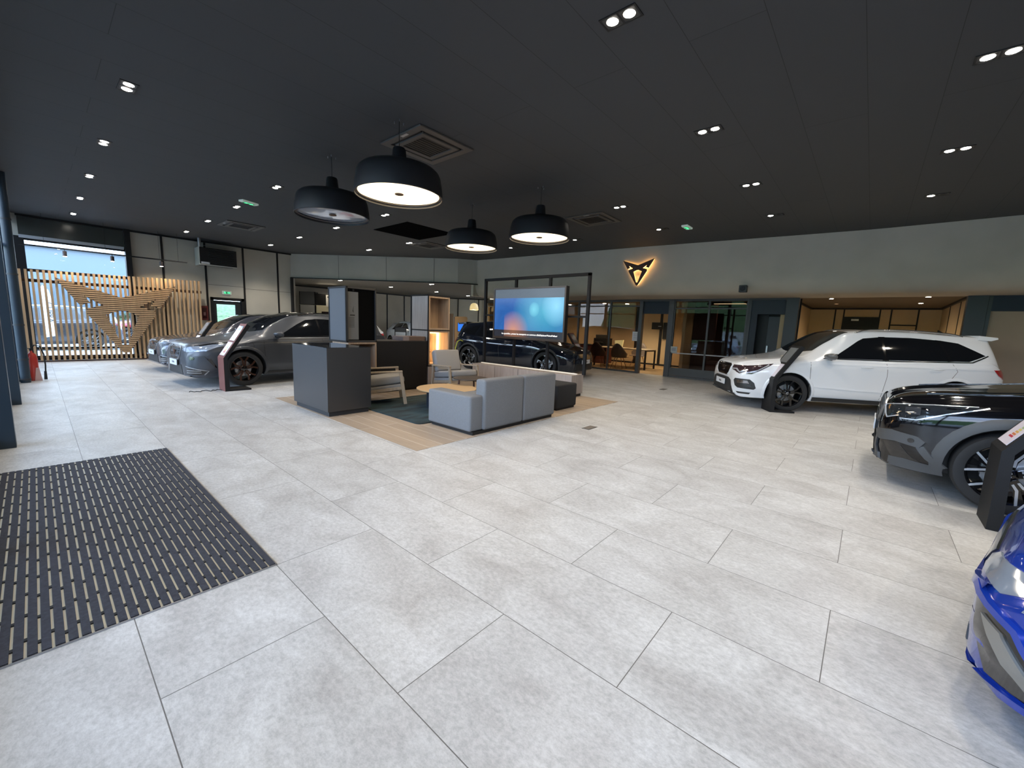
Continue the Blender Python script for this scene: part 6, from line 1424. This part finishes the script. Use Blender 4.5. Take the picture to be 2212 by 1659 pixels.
# ================================================================== outside
M_asph = mat('pale_asphalt', (0.26, 0.27, 0.28), 0.85, noise=(2, 0.12)); M_green_ = mat('grass_bank', (0.085, 0.15, 0.055), 0.9, noise=(3, 0.5))
g = MB(); g.box(-60, 90, 16.75, 95, -0.25, -0.02); g.box(-6, -0.45, -30, 16.75, -0.25, -0.02); g.box(-70, -6, -40, 16.75, -0.85, -0.65); g.box(-6, 40, -45, -9.15, -0.25, -0.02); struct(g.build('floor_outside', M_asph))
def bank(P, name, lab):
    g = MB(); g.grid(P, len(P), len(P[0])); return tag(g.build(name, M_green_, smooth=60, fixn=True), lab, 'bank', kind='stuff')
P = []
for i in range(41):
    x = -4+i*2.0; row = []
    for j in range(9): h = 2.6*math.sin(min(1, j/5)*PI/2)+0.25*math.sin(x*1.3+j)+0.15*math.sin(x*3.1+j*2); row.append((x, 50+j*1.8, max(-0.02, h if j else -0.02)))
    P.append(row)
bank(P, 'grass_bank', 'green grass bank seen through the exit door glass')
P = []
for i in range(41):
    y = -30+i*1.6; row = []
    for j in range(9): h = -0.65+8.0*math.sin(min(1, j/6)*PI/2)+0.3*math.sin(y*1.2+j); row.append((-33-j*1.6, y, h if j else -0.65))
    P.append(row)
o = bank(P, 'grass_bank', 'green bank beyond the street, mirrored faintly in the office glass')
# pale building opposite
t = thing('building', 'pale flat-roofed building across the yard behind the slatted screen', 'building', (-3, 32, 0)); g = MB(); g.box(-12, 8.3, 0, 8, -0.02, 4.55); g.build('wall', mat('pale_facade', (0.14, 0.18, 0.21), 0.7), t)
g = MB()
for k in range(9): g.box(-11+k*2.1, -9.3+k*2.1, -0.06, 0.0, 0.6, 2.6)
g.build('window_band', mat('grey_blue_glazing', (0.10, 0.14, 0.17), 0.2), t)
g = MB(); g.box(-12.1, 8.4, -0.15, 0, 4.4, 4.6); g.build('parapet', M_white, t)
def bush(x, y, r, lab):
    rnd = random.Random(int(x*10+y)); g = MB()
    for k in range(420):
        a = rnd.uniform(0, 2*PI); b_ = math.acos(rnd.uniform(-0.3, 1)); q = Vector((math.cos(a)*math.sin(b_), math.sin(a)*math.sin(b_), math.cos(b_)))*r*rnd.uniform(0.72, 1.0)
        q.z = q.z*0.8+r*0.55; n = Vector((rnd.uniform(-1, 1), rnd.uniform(-1, 1), rnd.uniform(-1, 1))).normalized(); u = n.orthogonal().normalized()*r*0.13; v = n.cross(u)
        g.add([q-u, q-v*0.6, q+u, q+v*0.6], [(0, 1, 2, 3)])
    t = thing('shrub', lab, 'shrub', (x, y, 0), 0, 'shrubs in the yard'); g.build('foliage', mat('leaf_green', (0.04, 0.075, 0.03), 0.8), t); g = MB(); g.tube([(0, 0, -0.02), (0, 0, r)], r*0.07, 8); g.build('stem', mat('bark', (0.05, 0.035, 0.025), 0.9), t)
bush(-1.2, 29.8, 1.0, 'dark green shrub behind the screen, farthest left'); bush(1.2, 29.8, 1.0, 'dark green shrub behind the screen, middle one'); bush(3.6, 29.8, 1.0, 'dark green shrub behind the screen, farthest right')
t = thing('banner_flag', 'tall white feather banner with vertical lettering outside the screen window', 'flag', (0.30, 19.9, 0)); g = MB()
g.prism([(-0.12, 0.45), (0.10, 0.5), (0.12, 1.6), (0.06, 1.95), (-0.05, 2.08), (-0.14, 1.95)], -0.01, 0.01, axes((0, 0, 0), (1, 0, 0), (0, 0, 1), (0, -1, 0))); g.build('sail', M_paper, t)
g = MB(); g.tube([(-0.14, 0, -0.02), (-0.14, 0, 1.9), (-0.05, 0, 2.1)], 0.015, 6); g.build('pole', M_steel, t); text_mesh('CUPRA', 0.20, M_ink, 'lettering', t, axes((0.03, -0.014, 1.25), (0, 0, -1), (-1, 0, 0), (0, -1, 0)) @ Matrix.Diagonal((1, -1, 1, 1)), 0.002)
for k in range(6):
    t = thing('fence', 'wire fence section outside the exit door, number %d from the left' % (k+1), 'fence', (6.5+k*2.0, 40, -0.02), 0, 'wire fence sections'); t['label'] = 'section of the thin wire fence on the bank outside'
    g = MB(); g.tube([(0, 0, 0), (0, 0, 1.3)], 0.025, 6); g.build('post', M_darkgrey, t); g = MB()
    for z in (0.3, 0.8, 1.25): g.tube([(0, 0, z), (2, 0, z)], 0.008, 4)
    g.build('wire', M_darkgrey, t)
t = thing('utility_cabinet', 'pale grey utility box beyond the street, mirrored in the office glass', 'utility box', (-24, 11.4, -0.65)); g = MB(); g.box(-0.4, 0.4, -1.7, 1.7, 0, 2.3); g.build('body', mat('pale_cabinet', (0.6, 0.66, 0.66), 0.5), t, bevel=0.02); g = MB(); g.box(0.4, 0.41, -0.3, 0.3, 1.6, 1.9); g.box(0.4, 0.41, -0.02, 0.0, 0.1, 2.2); g.build('door_seam', M_darkgrey, t)
P_dk = paint('anthracite_paint', (0.045, 0.05, 0.06), 0.2, 0.4)
parked((-2.25, 21.4), 180, P_dk, 'dark parked car right outside the slatted screen window')
parked((1.7, 25.4), 182, paint('red_paint', (0.30, 0.02, 0.03), 0.2), 'red parked car glimpsed through the screen emblem')
parked((7.9, 26.2), 172, paint('pale_blue_grey_paint', (0.42, 0.48, 0.55), 0.2, 0.3), 'pale parked car outside the glazed exit door')
C = parked((-19, 13.9), 90, paint('ice_blue_paint', (0.45, 0.55, 0.68), 0.2, 0.2), 'pale blue parked car across the street, mirrored in the right office glass', 1.52); C.t.location.z = -0.65
